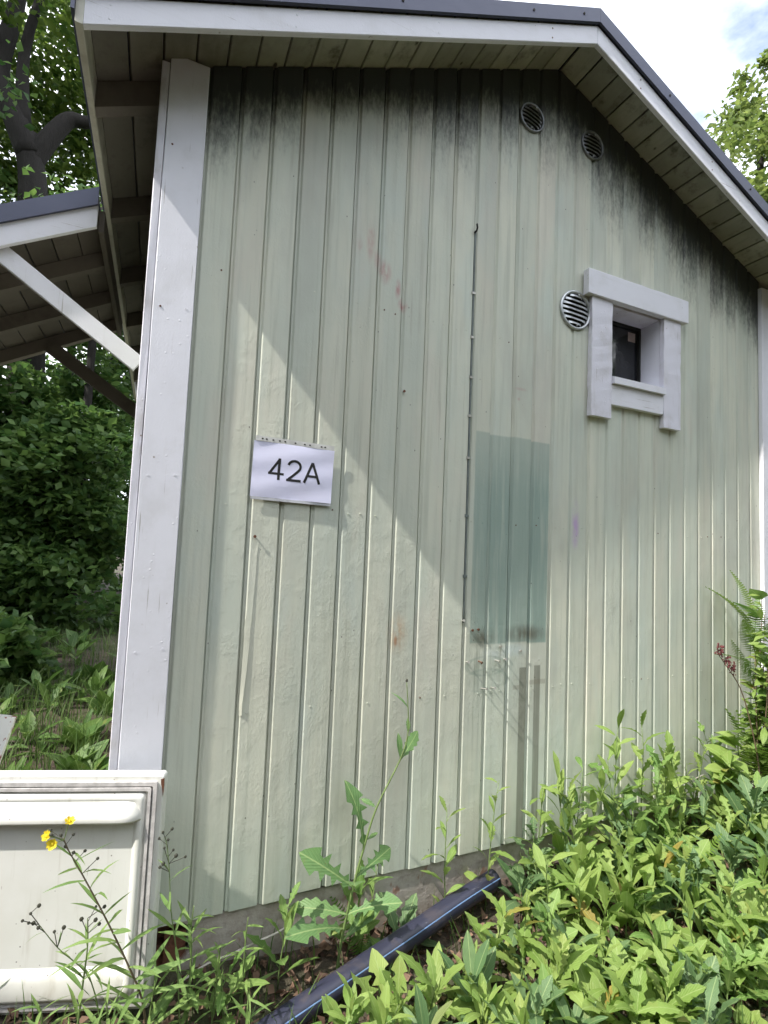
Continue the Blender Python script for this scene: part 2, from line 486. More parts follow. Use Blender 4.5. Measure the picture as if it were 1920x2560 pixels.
YELLOW = mat_leaf('yellow_petal', (0.72, 0.58, 0.03), (0.80, 0.66, 0.05), 0.25, 0.5)
BUD = mat_plain('dark_flower_bud', (0.035, 0.035, 0.022), 0.7)
DOCKRED = mat_plain('dark_red_seed_head', (0.13, 0.035, 0.035), 0.8)

# ------------------------------------------------------------------ mesh helpers
class MB:
    def __init__(s): s.v, s.f = [], []
    def add(s, vs, fs):
        o = len(s.v); s.v += [tuple(v) for v in vs]; s.f += [tuple(i + o for i in f) for f in fs]; return s
    def box(s, x0, x1, y0, y1, z0, z1):
        return s.add([(x0, y0, z0), (x1, y0, z0), (x1, y1, z0), (x0, y1, z0), (x0, y0, z1), (x1, y0, z1), (x1, y1, z1), (x0, y1, z1)],
                     [(0, 3, 2, 1), (4, 5, 6, 7), (0, 1, 5, 4), (1, 2, 6, 5), (2, 3, 7, 6), (3, 0, 4, 7)])
    def loft(s, rings, cap=True):
        n = len(rings[0]); vs = [p for r in rings for p in r]; fs = []
        for k in range(len(rings) - 1):
            for i in range(n):
                a = k * n + i; b = k * n + (i + 1) % n
                fs.append((a, b, b + n, a + n))
        if cap:
            fs.append(tuple(range(n - 1, -1, -1))); o = (len(rings) - 1) * n; fs.append(tuple(range(o, o + n)))
        return s.add(vs, fs)
    def tube(s, pts, rad, n=8, cap=True):
        pts = [Vector(p) for p in pts]; rings = []; a = None
        for i, p in enumerate(pts):
            t = (pts[min(i + 1, len(pts) - 1)] - pts[max(i - 1, 0)]).normalized()
            if a is None:
                a = t.cross(Vector((0, 0, 1)) if abs(t.z) < 0.9 else Vector((1, 0, 0))).normalized()
            else:
                a = (a - t * a.dot(t)).normalized()
            b = a.cross(t)
            r = rad[i] if isinstance(rad, (list, tuple)) else rad
            rings.append([p + (a * math.cos(2 * math.pi * k / n) + b * math.sin(2 * math.pi * k / n)) * r for k in range(n)])
        return s.loft(rings, cap)
    def sphere(s, c, r, n=6, m=4):
        vs = [(c[0], c[1], c[2] - r)]; fs = []
        for j in range(1, m):
            th = math.pi * j / m
            for i in range(n):
                ph = 2 * math.pi * i / n
                vs.append((c[0] + r * math.sin(th) * math.cos(ph), c[1] + r * math.sin(th) * math.sin(ph), c[2] - r * math.cos(th)))
        vs.append((c[0], c[1], c[2] + r)); top = len(vs) - 1
        for i in range(n):
            fs.append((0, 1 + (i + 1) % n, 1 + i)); fs.append((top, 1 + (m - 2) * n + i, 1 + (m - 2) * n + (i + 1) % n))
            for j in range(m - 2):
                a = 1 + j * n + i; b = 1 + j * n + (i + 1) % n
                fs.append((a, b, b + n, a + n))
        return s.add(vs, fs)
    def mesh(s, name, smooth=False):
        me = bpy.data.meshes.new(name); me.from_pydata(s.v, [], s.f); me.validate(); 
        if smooth: me.polygons.foreach_set('use_smooth', [True] * len(me.polygons))
        me.update(); return me
    def build(s, name, mat, parent=None, smooth=False):
        return link(name, s.mesh(name, smooth), mat, parent)

def link(name, me, mat, parent=None):
    o = bpy.data.objects.new(name, me)
    if mat is not None and len(me.materials) == 0: me.materials.append(mat)
    col.objects.link(o)
    if parent is not None: o.parent = parent
    return o

def tag(o, label=None, cat=None, group=None, kind=None):
    if label: o['label'] = label
    if cat: o['category'] = cat
    if group: o['group'] = group
    if kind: o['kind'] = kind
    return o

def empty(name, label, cat, loc=(0, 0, 0), group=None):
    o = bpy.data.objects.new(name, None); o.empty_display_size = 0.1
    o.location = loc; col.objects.link(o)
    return tag(o, label, cat, group)

def plank(name, p0, p1, wdir, W, T, mat, parent=None, seg=2, c=0.0025, jit=0.0007, off=(0, 0, 0)):
    """a chamfered board from p0 to p1; wdir its width direction (W), thickness T along the third axis, centred"""
    p0, p1 = Vector(p0) - Vector(off), Vector(p1) - Vector(off)
    d = (p1 - p0).normalized(); w = Vector(wdir).normalized(); w = (w - d * w.dot(d)).normalized(); t = d.cross(w)
    a, b = W / 2, T / 2
    prof = [(-a + c, -b), (a - c, -b), (a, -b + c), (a, b - c), (a - c, b), (-a + c, b), (-a, b - c), (-a, -b + c)]
    rings = []
    for k in range(seg + 1):
        q = p0.lerp(p1, k / seg)
        rings.append([q + w * (x + random.uniform(-jit, jit)) + t * (y + random.uniform(-jit, jit) * .5) for x, y in prof])
    return MB().loft(rings).build(name, mat, parent)

def npmesh(name, V, F, mat, parent=None, smooth=False):
    """V (n,3) array, F (m,4) or (m,3) array"""
    me = bpy.data.meshes.new(name)
    k = F.shape[1]
    me.vertices.add(len(V)); me.vertices.foreach_set('co', np.ascontiguousarray(V, dtype=np.float32).ravel())
    me.loops.add(F.size); me.loops.foreach_set('vertex_index', np.ascontiguousarray(F, dtype=np.int32).ravel())
    me.polygons.add(len(F)); me.polygons.foreach_set('loop_start', np.arange(0, F.size, k, dtype=np.int32))
    me.polygons.foreach_set('loop_total', np.full(len(F), k, dtype=np.int32))
    if smooth: me.polygons.foreach_set('use_smooth', np.ones(len(F), dtype=bool))
    me.update(calc_edges=True); me.validate()
    return link(name, me, mat, parent)

# ------------------------------------------------------------------ ground
GX = [-60, -3, -0.6, -0.1, 0.25, 0.65, 1.0, 1.3, 1.7, 2.24, 2.7, 3.3, 6, 60]
GZ = [-.1, -.12, -.13, -.16, -.20, -.215, -.19, -.155, -.145, -.10, -.05, 0.0, .05, .1]
def ground_z(x, y):
    z = np.interp(x, GX, GZ)
    yn = np.minimum(y, 0.0)
    z = z + 0.10 * np.maximum(yn, -2.5) * np.clip((x + .5) / 1.5, 0, 1) + 0.008 * np.maximum(y - 1.0, 0)
    z = z + 0.012 * np.sin(x * 9.1 + y * 5.3) * np.cos(y * 11.7 - x * 3.1) + 0.02 * np.sin(x * 1.7 + 1) * np.sin(y * 2.1)
    return z
def gz(x, y): return float(ground_z(np.array(x, float), np.array(y, float)))

def axis(lo, hi, flo, fhi, step):
    fine = np.arange(flo, fhi + 1e-6, step)
    a = flo - np.geomspace(0.2, flo - lo, 26)[::-1]; b = fhi + np.geomspace(0.2, hi - fhi, 26)
    return np.concatenate([a, fine, b])
xs = axis(-250, 250, -2.0, 4.2, 0.04); ys = axis(-250, 250, -2.0, 3.0, 0.04)
XX, YY = np.meshgrid(xs, ys)
VV = np.stack([XX, YY, ground_z(XX, YY)], -1).reshape(-1, 3)
nx, ny = len(xs), len(ys)
ii, jj = np.meshgrid(np.arange(nx - 1), np.arange(ny - 1)); a0 = (jj * nx + ii).ravel()
tag(npmesh('ground', VV, np.stack([a0, a0 + 1, a0 + nx + 1, a0 + nx], 1), GROUND, smooth=True), kind='structure')

# ------------------------------------------------------------------ the shed
AX, AZ, SL, OV = 1.5728, 3.8333, 0.43326, 0.251          # ridge x, soffit height at ridge, slope, overhang
def soff(x): return AZ - SL * abs(x - AX)
BACK = 4.2
shed = empty('shed', 'pale green shed gable with vertical board siding, white corner boards and dark metal roof edge', 'shed')

PITCH = 0.12
PROF = [(0.000, 0.020), (0.000, 0.013), (0.0060, 0.015), (0.0063, 0.0078), (0.0126, 0.0072), (0.0196, 0.0006), (0.0220, 0.0), (0.1170, 0.0), (0.1194, 0.0013), (0.1195, 0.020)]
HOLE = (2.2205, 2.6685)
for i in range(-1, 27):
    x0 = i * PITCH + random.uniform(-.0012, .0012)
    zb = random.uniform(-0.004, 0.004) + (0.003 if (i // 3) % 2 else -0.003)
    tilt = random.uniform(-.0006, .0006)
    def ring(fz, x0=x0, tilt=tilt):
        return [(x0 + px, py + tilt * (px / .12), fz(x0 + px)) for px, py in PROF]
    m = MB()
    spans = [(lambda x, zb=zb: zb, lambda x: soff(x) - 0.003)]
    if 16 <= i <= 19:
        spans = [(lambda x, zb=zb: zb, lambda x: HOLE[0]), (lambda x: HOLE[1], lambda x: soff(x) - 0.003)]
    for f0, f1 in spans:
        r0, r1 = ring(f0), ring(f1)
        m.loft([r0, r1])
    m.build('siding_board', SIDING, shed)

# back plate behind the boards so that no light leaks, and the other walls
m = MB()
def gable(mb, y0, y1, xl, xr, zlow, drop, hole=None):
    P = [(xl, zlow), (xr, zlow), (xr, soff(xr) - drop), (AX, AZ - drop), (xl, soff(xl) - drop)]
    mb.loft([[(x, y0, z) for x, z in P], [(x, y1, z) for x, z in P]])
gable(m, BACK - 0.1, BACK, -0.24, 3.386, -.05, .004)
m.box(-0.262, -0.235, 0.021, BACK, -0.03, soff(-0.262) - 0.006)
m.box(3.38, 3.41, 0.021, BACK, -0.03, soff(3.41) - 0.006)
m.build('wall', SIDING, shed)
m = MB()   # inner sheathing with the window hole
y0, y1 = 0.0205, 0.034
m.box(-0.23, 1.90, y0, y1, 0.0, 2.95); m.box(2.42, 3.37, y0, y1, 0.0, 2.95)
m.box(1.90, 2.42, y0, y1, 0.0, 2.20); m.box(1.90, 2.42, y0, y1, 2.69, 2.95)
m.build('inner_sheathing', DARK, shed)

# corner boards
plank('corner_board', (-0.183, -0.0135, -0.005), (-0.183, -0.0135, soff(-0.183) - 0.004), (1, 0, 0), 0.134, 0.025, TRIM, shed, seg=12, jit=0.0008)
plank('corner_board', (-0.2645, 0.04, -0.012), (-0.2645, 0.04, soff(-0.27) - 0.006), (0, 1, 0), 0.130, 0.026, TRIM_DIRTY, shed, seg=12, jit=0.0008)
plank('corner_board', (3.293, -0.0135, -0.005), (3.293, -0.0135, soff(3.293) - 0.03), (1, 0, 0), 0.15, 0.025, TRIM, shed, seg=8)
plank('corner_board', (3.395, 0.04, -0.012), (3.395, 0.04, soff(3.395) - 0.03), (0, 1, 0), 0.13, 0.026, TRIM_DIRTY, shed, seg=8)

# plinth with a broken left end
m = MB()
edge = [(-0.02, 0.0), (0.03, -0.03), (0.005, -0.07), (0.02, -0.10), (-0.015, -0.14), (-0.03, -0.19), (0.0, -0.23), (-0.02, -0.45)]
P = [(x, z - 0.006) for x, z in edge] + [(3.38, -0.45), (3.38, -0.006)]
m.loft([[(x, 0.012, z) for x, z in P], [(x, 0.20, z) for x, z in P]])
m.build('plinth', CONC, shed)
m = MB()
rnd = random.Random(3)
for k, (x0, x1, z0, z1) in enumerate(((-.235, -.14, -.45, -.02), (-.145, -.06, -.45, -.09), (-.14, -.03, -.085, -.02), (-.065, .01, -.45, -.05))):
    bx = MB().box(x0, x1, 0.035 + 0.012 * k % .03, 0.19, z0, z1)
    m.add([(x + rnd.uniform(-.008, .008), y + rnd.uniform(-.01, .01), z + rnd.uniform(-.008, .008)) for x, y, z in bx.v], bx.f)
m.build('foundation_stone', ROT, shed)

# roof: every sheathing board runs along the ridge direction, seen from below
XE = -0.487
for side in (-1, 1):
    slope_len = (AX - XE) * math.sqrt(1 + SL * SL)
    n = 19; p = slope_len / n
    dirv = Vector((side, 0, -SL)).normalized(); nrm = Vector((side * SL, 0, 1)).normalized()
    for k in range(n):
        a = 0.004 + p * k; b = p * (k + 1) - 0.001
        base = Vector((AX, 0, AZ))
        g0, g1 = base + dirv * a, base + dirv * b
        gap = random.uniform(.0015, .003)
        mid = (g0 + g1) / 2 + nrm * (0.011 + random.uniform(0, .0015))
        plank('soffit_board', (mid.x, -OV + 0.0235, mid.z), (mid.x, BACK + 0.2, mid.z), dirv, (b - a) - gap, 0.021, SOFFIT if True else EAVE, shed, seg=1, c=0.0025, jit=0.0)
    # roof sheet above
    q0 = base + nrm * 0.030 ; q1 = base + dirv * (slope_len + 0.03) + nrm * 0.030
    q2, q3 = q1 + nrm * 0.012, q0 + nrm * 0.012
    m = MB().loft([[(v.x, -OV - 0.012, v.z) for v in (q0, q1, q2, q3)], [(v.x, BACK + 0.25, v.z) for v in (q0, q1, q2, q3)]])
    m.build('roof_sheet', ROOF, shed)
    # bargeboard
    xe = XE if side < 0 else 2 * AX - XE
    lo, hi = -0.0973, -0.004
    def bz(x, o): return soff(x) + o
    xa, xb = (xe, AX - 0.0015) if side < 0 else (AX + 0.0015, xe)
    N = 10; rings = []
    for k in range(N + 1):
        x = xa + (xb - xa) * k / N; j = random.uniform(-.0007, .0007)
        z0, z1 = bz(x, lo) + j, bz(x, hi) + j; c = 0.003
        rings.append([(x, -OV + c, z0), (x, -OV, z0 + c), (x, -OV, z1 - c), (x, -OV + c, z1), (x, -OV + 0.022 - c, z1), (x, -OV + 0.022, z1 - c), (x, -OV + 0.022, z0 + c), (x, -OV + 0.022 - c, z0)])
    MB().loft(rings).build('bargeboard', TRIM_H, shed)
    # dark metal verge trim with a drip lip
    prof = [(-OV - 0.008, -0.006), (-OV - 0.016, 0.000), (-OV - 0.016, 0.070), (-OV - 0.008, 0.078), (0.02, 0.078), (0.02, 0.071), (-OV - 0.006, 0.071), (-OV - 0.006, 0.0)]
    xe2 = xe + side * 0.035
    xa, xb = (xe2, AX - 0.0005) if side < 0 else (AX + 0.0005, xe2)
    MB().loft([[(xa, y, bz(xa, o)) for y, o in prof], [((xa + xb) / 2, y, bz((xa + xb) / 2, o)) for y, o in prof], [(xb, y, bz(xb, o)) for y, o in prof]]).build('verge_trim', ROOF, shed)
# ridge cap
MB().loft([[(AX - 0.10, y, AZ + 0.036), (AX, y, AZ + 0.082), (AX + 0.10, y, AZ + 0.036), (AX + 0.10, y, AZ + 0.042), (AX, y, AZ + 0.088), (AX - 0.10, y, AZ + 0.042)] for y in (-OV + 0.03, BACK + .24)]).build('ridge_cap', ROOF, shed)
for xk in (-0.1, 0.55, 1.18, 1.47, 2.05, 2.7):
    zk = soff(xk) + 0.036
    MB().tube([(xk, -OV - 0.010, zk), (xk, -OV - 0.019, zk)], 0.0055, 8).build('screw', DARK, shed)
for xk in (-0.42, 0.15, 0.72, 1.30, 1.86, 2.4):
    for o in (-0.075, -0.03):
        zk = soff(xk) + o; MB().tube([(xk, -OV + 0.004, zk), (xk, -OV - 0.0012, zk)], 0.0036, 6).build('nail_head', RUSTN if xk > 1 else TRIM, shed)
for zk in (0.35, 0.95, 1.55, 2.15, 2.75):
    for xk in (-0.225, -0.14):
        MB().tube([(xk, -0.02, zk + xk * .1), (xk, -0.0272, zk + xk * .1)], 0.0038, 6).build('nail_head', RUSTN if random.random() < .3 else TRIM, shed)
# eave fascia on the left with its metal drip edge
zf = soff(XE)
plank('fascia', (XE - 0.0115, -OV, zf - 0.045), (XE - 0.0115, BACK + .2, zf - 0.045), (0, 0, 1), 0.105, 0.022, FASCIA, shed, seg=10)
m = MB().box(XE - 0.034, XE - 0.0235, -OV - 0.012, BACK + .22, zf - 0.07, zf + 0.03)
m.build('drip_edge', ROOF, shed)
xr = 2 * AX - XE
plank('fascia', (xr + 0.0115, -OV, zf - 0.045), (xr + 0.0115, BACK + .2, zf - 0.045), (0, 0, 1), 0.105, 0.022, FASCIA, shed, seg=4)
# rafter tails below the boards at the left eave
for y in (0.07, 0.77, 1.47, 2.17, 2.87, 3.57):
    x1, x0 = -0.279, XE + 0.001
    h = 0.100
    prof = [(x0, soff(x0) - h), (x1, soff(x1) - h), (x1, soff(x1) - 0.002), (x0, soff(x0) - 0.002)]
    MB().loft([[(x, y, z) for x, z in prof], [(x, y + 0.052, z) for x, z in prof]]).build('rafter_tail', EAVE, shed)

# ------------------------------------------------------------------ window in the gable
win = bpy.data.objects.new('window', None); col.objects.link(win); win.parent = shed; win.location = (2.13, 0, 2.24)
WO = (2.13, 0, 2.24)
def wp(name, p0, p1, wd, W, T, mat=TRIM, **k): return plank(name, p0, p1, wd, W, T, mat, win, off=WO, **k)
wp('head_casing', (1.748, -0.0275, 2.722), (2.503, -0.0275, 2.722), (0, 0, 1), 0.132, 0.036, TRIM_H, seg=10, c=0.002, jit=0.0016)
wp('side_casing', (1.862, -0.0155, 2.030), (1.862, -0.0155, 2.6545), (1, 0, 0), 0.142, 0.029, TRIM_DIRTY, seg=16, jit=0.0028)
wp('side_casing', (2.392, -0.0155, 2.036), (2.392, -0.0155, 2.6545), (1, 0, 0), 0.138, 0.029, TRIM_DIRTY, seg=14, jit=0.0020)
wp('apron_board', (1.935, -0.014, 2.160), (2.3215, -0.014, 2.160), (0, 0, 1), 0.107, 0.026, TRIM_H, seg=6, c=0.002)
# sloping sill with a nosing
P = [(-0.046, 2.216), (-0.046, 2.250), (0.125, 2.318), (0.125, 2.275), (0.0, 2.2155)]
MB().loft([[(1.9365 - WO[0], y, z - WO[2]) for y, z in P], [(2.3215 - WO[0], y, z - WO[2]) for y, z in P]]).build('sill', TRIM_H, win)
# jambs and head lining of the deep reveal
m = MB().box(1.912 - WO[0], 1.933 - WO[0], 0.0005, 0.135, 2.222 - WO[2], 2.668 - WO[2]); m.build('jamb', TRIM, win)
m = MB().box(2.3235 - WO[0], 2.40 - WO[0], 0.0005, 0.135, 2.222 - WO[2], 2.668 - WO[2]); m.build('jamb', TRIM, win)
m = MB().box(1.9335 - WO[0], 2.323 - WO[0], 0.0005, 0.135, 2.6505 - WO[2], 2.668 - WO[2]); m.build('head_lining', TRIM_DIRTY, win)
m = MB().box(1.92 - WO[0], 2.34 - WO[0], 0.136, 0.142, 2.24 - WO[2], 2.67 - WO[2])
m.build('pane', GLASS, win)
# narrow sash frame around the pane
m = MB()
for b in ((1.9335, 1.947, 0.120, 0.1355, 2.322, 2.650), (2.310, 2.323, 0.120, 0.1355, 2.322, 2.650), (1.947, 2.310, 0.120, 0.1355, 2.638, 2.650)):
    m.box(b[0] - WO[0], b[1] - WO[0], b[2], b[3], b[4] - WO[2], b[5] - WO[2])
m.build('sash', DARK, win)
m = MB().box(2.236 - WO[0], 2.292 - WO[0], 0.1335, 0.1355, 2.565 - WO[2], 2.618 - WO[2]); m.build('sticker', STICK, win)

# ------------------------------------------------------------------ round vents
def vent(x, z, r, mat, tiltdeg=0.0, nslat=7, label=None):
    v = bpy.data.objects.new('round_vent', None); col.objects.link(v); v.parent = shed; v.location = (x, 0, z)
    v.rotation_euler = (0, R(tiltdeg), 0)
    if label: v['label'] = label
    N = 40; rings = []
    for k, (rr, y) in enumerate(((r, 0.004), (r, -0.006), (r * .985, -0.010), (r * .93, -0.012), (r * .875, -0.010), (r * .85, -0.005), (r * .85, 0.002))):
        rings.append([(rr * math.cos(2 * math.pi * i / N), y, rr * math.sin(2 * math.pi * i / N)) for i in range(N)])
    MB().loft(rings, cap=False).build('rim', mat, v, smooth=True)
    MB().loft([[(r * .9 * math.cos(2 * math.pi * i / 24), y, r * .9 * math.sin(2 * math.pi * i / 24)) for i in range(24)] for y in (0.0035, -0.001)]).build('backing', DARK, v)
    for k in range(nslat):
        zc = (k - (nslat - 1) / 2) * (1.62 * r / nslat)
        hw = math.sqrt(max((0.84 * r) ** 2 - (abs(zc) + .05 * r) ** 2, (0.25 * r) ** 2))
        h = 1.62 * r / nslat
        rg = []
        for t in range(9):
            xx = -hw + 2 * hw * t / 8
            e = min(1, 2.2 * (1 - abs(xx) / hw) + 0.0)
            rg.append([(xx, -0.0015, zc + h * .42), (xx, -0.0035 - 0.004 * e, zc + h * .30), (xx, -0.0035 - 0.0105 * e, zc - h * .22), (xx, -0.003 - 0.009 * e, zc - h * .26), (xx, -0.001, zc + h * .30)])
        MB().loft(rg).build('louvre', mat, v, smooth=False)
    for zz in (0.78 * r, -0.78 * r):
        MB().sphere((0.10 * r, -0.010, zz), 0.006).build('screw', GALV, v, smooth=True)
    return v
vent(1.702, 2.567, 0.103, GALV, 3, 7, 'bright galvanised round vent beside the window')
vent(1.396, 3.490, 0.075, GALV_D, 14, 6, 'dull round vent under the ridge, left of the pair')
vent(1.800, 3.494, 0.078, GALV_D, 4, 6, 'dull round vent under the ridge, right of the pair')

# ------------------------------------------------------------------ nails, cable, splintered edge
def nail(x, z, ln, up=0.0, side=0.0, r=0.0028, mat=NAIL, hr=0.006):
    m = MB(); a = Vector((x, 0.004, z)); b = Vector((x + side, -ln, z + up))
    m.tube([a, b], r, 6); d = (b - a).normalized()
    m.tube([b, b + d * 0.002], hr, 8)
    return m.build('nail', mat, shed)
for x, z, l, u, s, mt in ((1.106, .823, .02, .004, 0, NAIL), (1.171, .825, .022, -.004, .003, RUSTN), (1.262, .824, .030, 0, .002, NAIL), (1.309, .825, .016, .003, 0, NAIL),
                         (1.190, .702, .034, .006, .006, NAIL), (1.244, .703, .036, .006, -.006, NAIL), (1.079, 1.003, .014, .004, 0, NAIL), (0.745, 1.985, .010, 0, 0, RUSTN),
                         (0.152, 1.335, .008, 0, 0, RUSTN), (1.13, .962, .008, 0, 0, RUSTN), (1.16, .965, .01, 0, 0, RUSTN), (1.285, .885, .01, 0, 0, NAIL), (1.40, .86, .008, 0, 0, NAIL)):
    nail(x, z, l, u, s, mat=mt)
for zr in (0.685, 1.45, 2.32):
    for i in range(-1, 27):
        for px in (0.040, 0.092):
            x = i * PITCH + px
            if 1.77 < x < 2.52 and zr > 2: continue
            if random.random() < 0.5: continue
            zz = zr + random.uniform(-.008, .008)
            MB().tube([(x, 0.003, zz), (x, -0.0016, zz)], 0.0034, 6).build('nail_head', RUSTN if random.random() < .25 else SIDING, shed)
cab = empty('cable', 'thin grey-green cable run down a siding groove with small clips', 'cable', (1.086, 0, 1.0))
pts = [(0.0006 * math.sin(k * 1.9), 0.0015 - 0.0005 * math.cos(k * 2.3), -0.005 + 1.815 * k / 24) for k in range(25)]
MB().tube(pts, 0.0048, 6).build('sheath', CABLE, cab, smooth=True)
for z in (2.506, 2.296, 2.108, 1.928, 1.734, 1.47, 1.20):
    m = MB().box(-0.0075, 0.0065, -0.0065, 0.002, z - 1.005, z - 0.995); m.box(-0.011, -0.0075, -0.004, 0.004, z - 1.006, z - 0.992)
    m.build('clip', NAIL if z > 1.6 else CABLE, cab)
m = MB(); m.tube([(-0.004, 0.004, 1.80), (-0.004, -0.016, 1.80), (-0.004, -0.022, 1.812), (-0.006, -0.020, 1.83)], 0.0045, 6); m.build('hook', DARK, cab)

spl = MB()   # long splinter lifting off the second board
N = 16; top, bot = [], []
for k in range(N + 1):
    t = k / N; z = 1.30 - 0.62 * t; x = 0.166 - 0.024 * t ** 1.4 + random.uniform(-.0012, .0012)
    wd = 0.010 + 0.013 * (1 - abs(2 * t - 1)); lift = 0.0004 + 0.0030 * t ** 1.5
    top.append([(x - wd, -0.0008, z), (x + random.uniform(-.001, .001), -0.0012 - lift, z), (x - 0.001, 0.0008 - lift * .5, z)])
spl.loft(top).build('splinter', SIDING, shed)

# ------------------------------------------------------------------ lean-to canopy on the left
YC0, YC1 = 0.65, 2.02
CS = 0.553
def cz(x): return 2.835 + CS * (x + 0.495)               # underside of the canopy boards
can = empty('canopy', 'small lean-to canopy with dirty boards and white front edge at the left of the shed', 'canopy', (-0.9, 1.3, 2.4))
CO = Vector((-0.9, 1.3, 2.4))
CXL, CXR = -1.75, -0.527
cd = Vector((-1, 0, -CS)).normalized(); cn = Vector((-CS, 0, 1)).normalized()
clen = (CXR - CXL) * math.sqrt(1 + CS * CS); nb = 12; p = clen / nb
for k in range(nb):
    c0 = Vector((CXR, 0, cz(CXR))) + cd * (p * (k + .5)) + cn * (0.0115 + random.uniform(0, .002))
    plank('roof_board', (c0.x, YC0 + 0.023, c0.z), (c0.x, YC1, c0.z), cd, p - random.uniform(.003, .006), 0.021, CANOPY, can, seg=1, off=CO, jit=0)
def csl(name, y0, y1, o0, o1, mat, xl=CXL, xr=CXR):
    P = [(xl, cz(xl) + o0), (xr, cz(xr) + o0), (xr, cz(xr) + o1), (xl, cz(xl) + o1)]
    return MB().loft([[(x - CO.x, y0 - CO.y, z - CO.z) for x, z in P], [(x - CO.x, y1 - CO.y, z - CO.z) for x, z in P]]).build(name, mat, can)
csl('front_board', YC0, YC0 + 0.022, -0.098, 0.002, TRIM_H)
csl('verge_trim', YC0 - 0.014, YC0 - 0.001, 0.0, 0.082, ROOF)
csl('roof_sheet', YC0 - 0.013, YC1 + 0.05, 0.030, 0.040, ROOF, CXL - .03, CXR)
for y in (YC0 + 0.40, YC0 + 0.86, YC1 - 0.055):
    csl('rafter', y, y + 0.05, -0.085, -0.002, CANOPY)
plank('ledger', (-0.512, YC0 + 0.03, cz(-0.53) - 0.052), (-0.512, YC1, cz(-0.53) - 0.052), (0, 0, 1), 0.10, 0.024, CANOPY, can, seg=2, off=CO)
plank('brace', (-0.315, YC0 + 0.045, 2.125), (-0.905, YC0 + 0.045, 2.535), (0.57, 0, 0.82), 0.078, 0.026, TRIM, can, seg=4, off=CO)
plank('brace', (-0.315, YC1 - 0.075, 2.14), (-0.905, YC1 - 0.075, 2.535), (0.57, 0, 0.82), 0.085, 0.026, CANOPY, can, seg=2, off=CO)
plank('gutter_beam', (-1.55, YC0 + 0.025, cz(-1.55) - 0.05), (-1.55, YC1, cz(-1.55) - 0.05), (0, 0, 1), 0.10, 0.05, CANOPY, can, seg=2, off=CO)

# ------------------------------------------------------------------ paper sign
SG = Vector((0.2845, -0.0105, 1.594))
sign = empty('paper_sign', 'white paper sign in a plastic sleeve reading 42A on the green siding', 'sign', SG)
sign.rotation_euler = (R(0.6), R(1.3), R(-0.6))
NXs, NZs = 14, 10; V, F = [], []
def bulge(u, v): return -0.004 * math.sin(math.pi * u) * (0.4 + 0.6 * math.sin(math.pi * v)) - 0.0016 * math.sin(9 * u + 4 * v) - 0.0012 * math.sin(13 * v - 5 * u)
for k in range(NZs + 1):
    for i in range(NXs + 1):
        u, v = i / NXs, k / NZs
        V.append((-0.158 + 0.316 * u, bulge(u, v), -0.112 + 0.212 * v))
for k in range(NZs):
    for i in range(NXs):
        a = k * (NXs + 1) + i; F.append((a, a + 1, a + NXs + 2, a + NXs + 1))
nv = len(V)
V += [(x, y + 0.0012, z) for x, y, z in V]; F += [tuple(reversed([i + nv for i in f])) for f in F]
MB().add(V, F).build('sheet', PAPER, sign, smooth=True)
MB().box(-0.153, 0.156, -0.001, 0.0004, 0.1005, 0.119).build('punched_strip', HOLES, sign)
for x in (-0.128, -0.113, -0.088, -0.063, -0.042, -0.002, 0.035, 0.056, 0.103, 0.118):
    MB().loft([[(x + rx * math.cos(t * math.pi / 4), y, 0.109 + 0.0028 * math.sin(t * math.pi / 4)) for t in range(8)] for y, rx in ((-0.0016, .0042), (-0.0011, .0042))]).build('punch_hole', DARK, sign)
MB().box(-0.155, 0.157, -0.0012, 0.0008, -0.1225, -0.1125).build('sleeve_edge', BAND, sign)
def stroke(mb, pts, w, H):
    """flat lettering stroke along pts (cap-height units), mitred"""
    P = [Vector((p[0], p[1])) for p in pts]; Lf, Rt = [], []
    for i, p in enumerate(P):
        d0 = (p - P[i - 1]).normalized() if i else (P[1] - P[0]).normalized()
        d1 = (P[i + 1] - p).normalized() if i < len(P) - 1 else d0
        t = (d0 + d1).normalized(); nn = Vector((-t.y, t.x)); k = w / 2 / max(.35, nn.dot(Vector((-d0.y, d0.x))))
        Lf.append(p + nn * k); Rt.append(p - nn * k)
    def pt(q):
        X = (q.x - 1.2575) * H + 0.004; Z = (q.y - .5) * H
        return (X, bulge((X + .158) / .316, (Z + .112) / .212) - 0.0005, Z)
    o = len(mb.v); n = len(P); mb.v += [pt(q) for q in Lf] + [pt(q) for q in Rt]
    mb.f += [(o + i, o + i + 1, o + n + i + 1, o + n + i) for i in range(n - 1)]
def line(a, b, n=5): return [(a[0] + (b[0] - a[0]) * k / n, a[1] + (b[1] - a[1]) * k / n) for k in range(n + 1)]
HL = 0.0830; SW = 0.122
m = MB(); stroke(m, line((.515, 0), (.515, 1.0)), SW, HL); stroke(m, line((0.03, .285), (.75, .285)), SW * .9, HL); stroke(m, line((.085, .27), (.515, .945)), SW * .95, HL)
m.build('lettering', INK, sign)
m = MB(); c0 = (.875 + .345, .70)
arc = [(c0[0] + .285 * math.cos(R(a)), c0[1] + .255 * math.sin(R(a))) for a in range(170, -36, -12)]
stroke(m, arc + [(1.36, .45), (1.16, .25), (1.00, .115), (.945, .04)], SW * .95, HL); stroke(m, line((.875, .05), (1.555, .05)), SW * .95, HL)
m.build('lettering', INK, sign)
m = MB(); stroke(m, line((1.715, 0), (2.085, .985)), SW, HL); stroke(m, line((2.085, .985), (2.455, 0)), SW, HL); stroke(m, line((1.86, .335), (2.31, .335)), SW * .9, HL)
m.build('lettering', INK, sign)

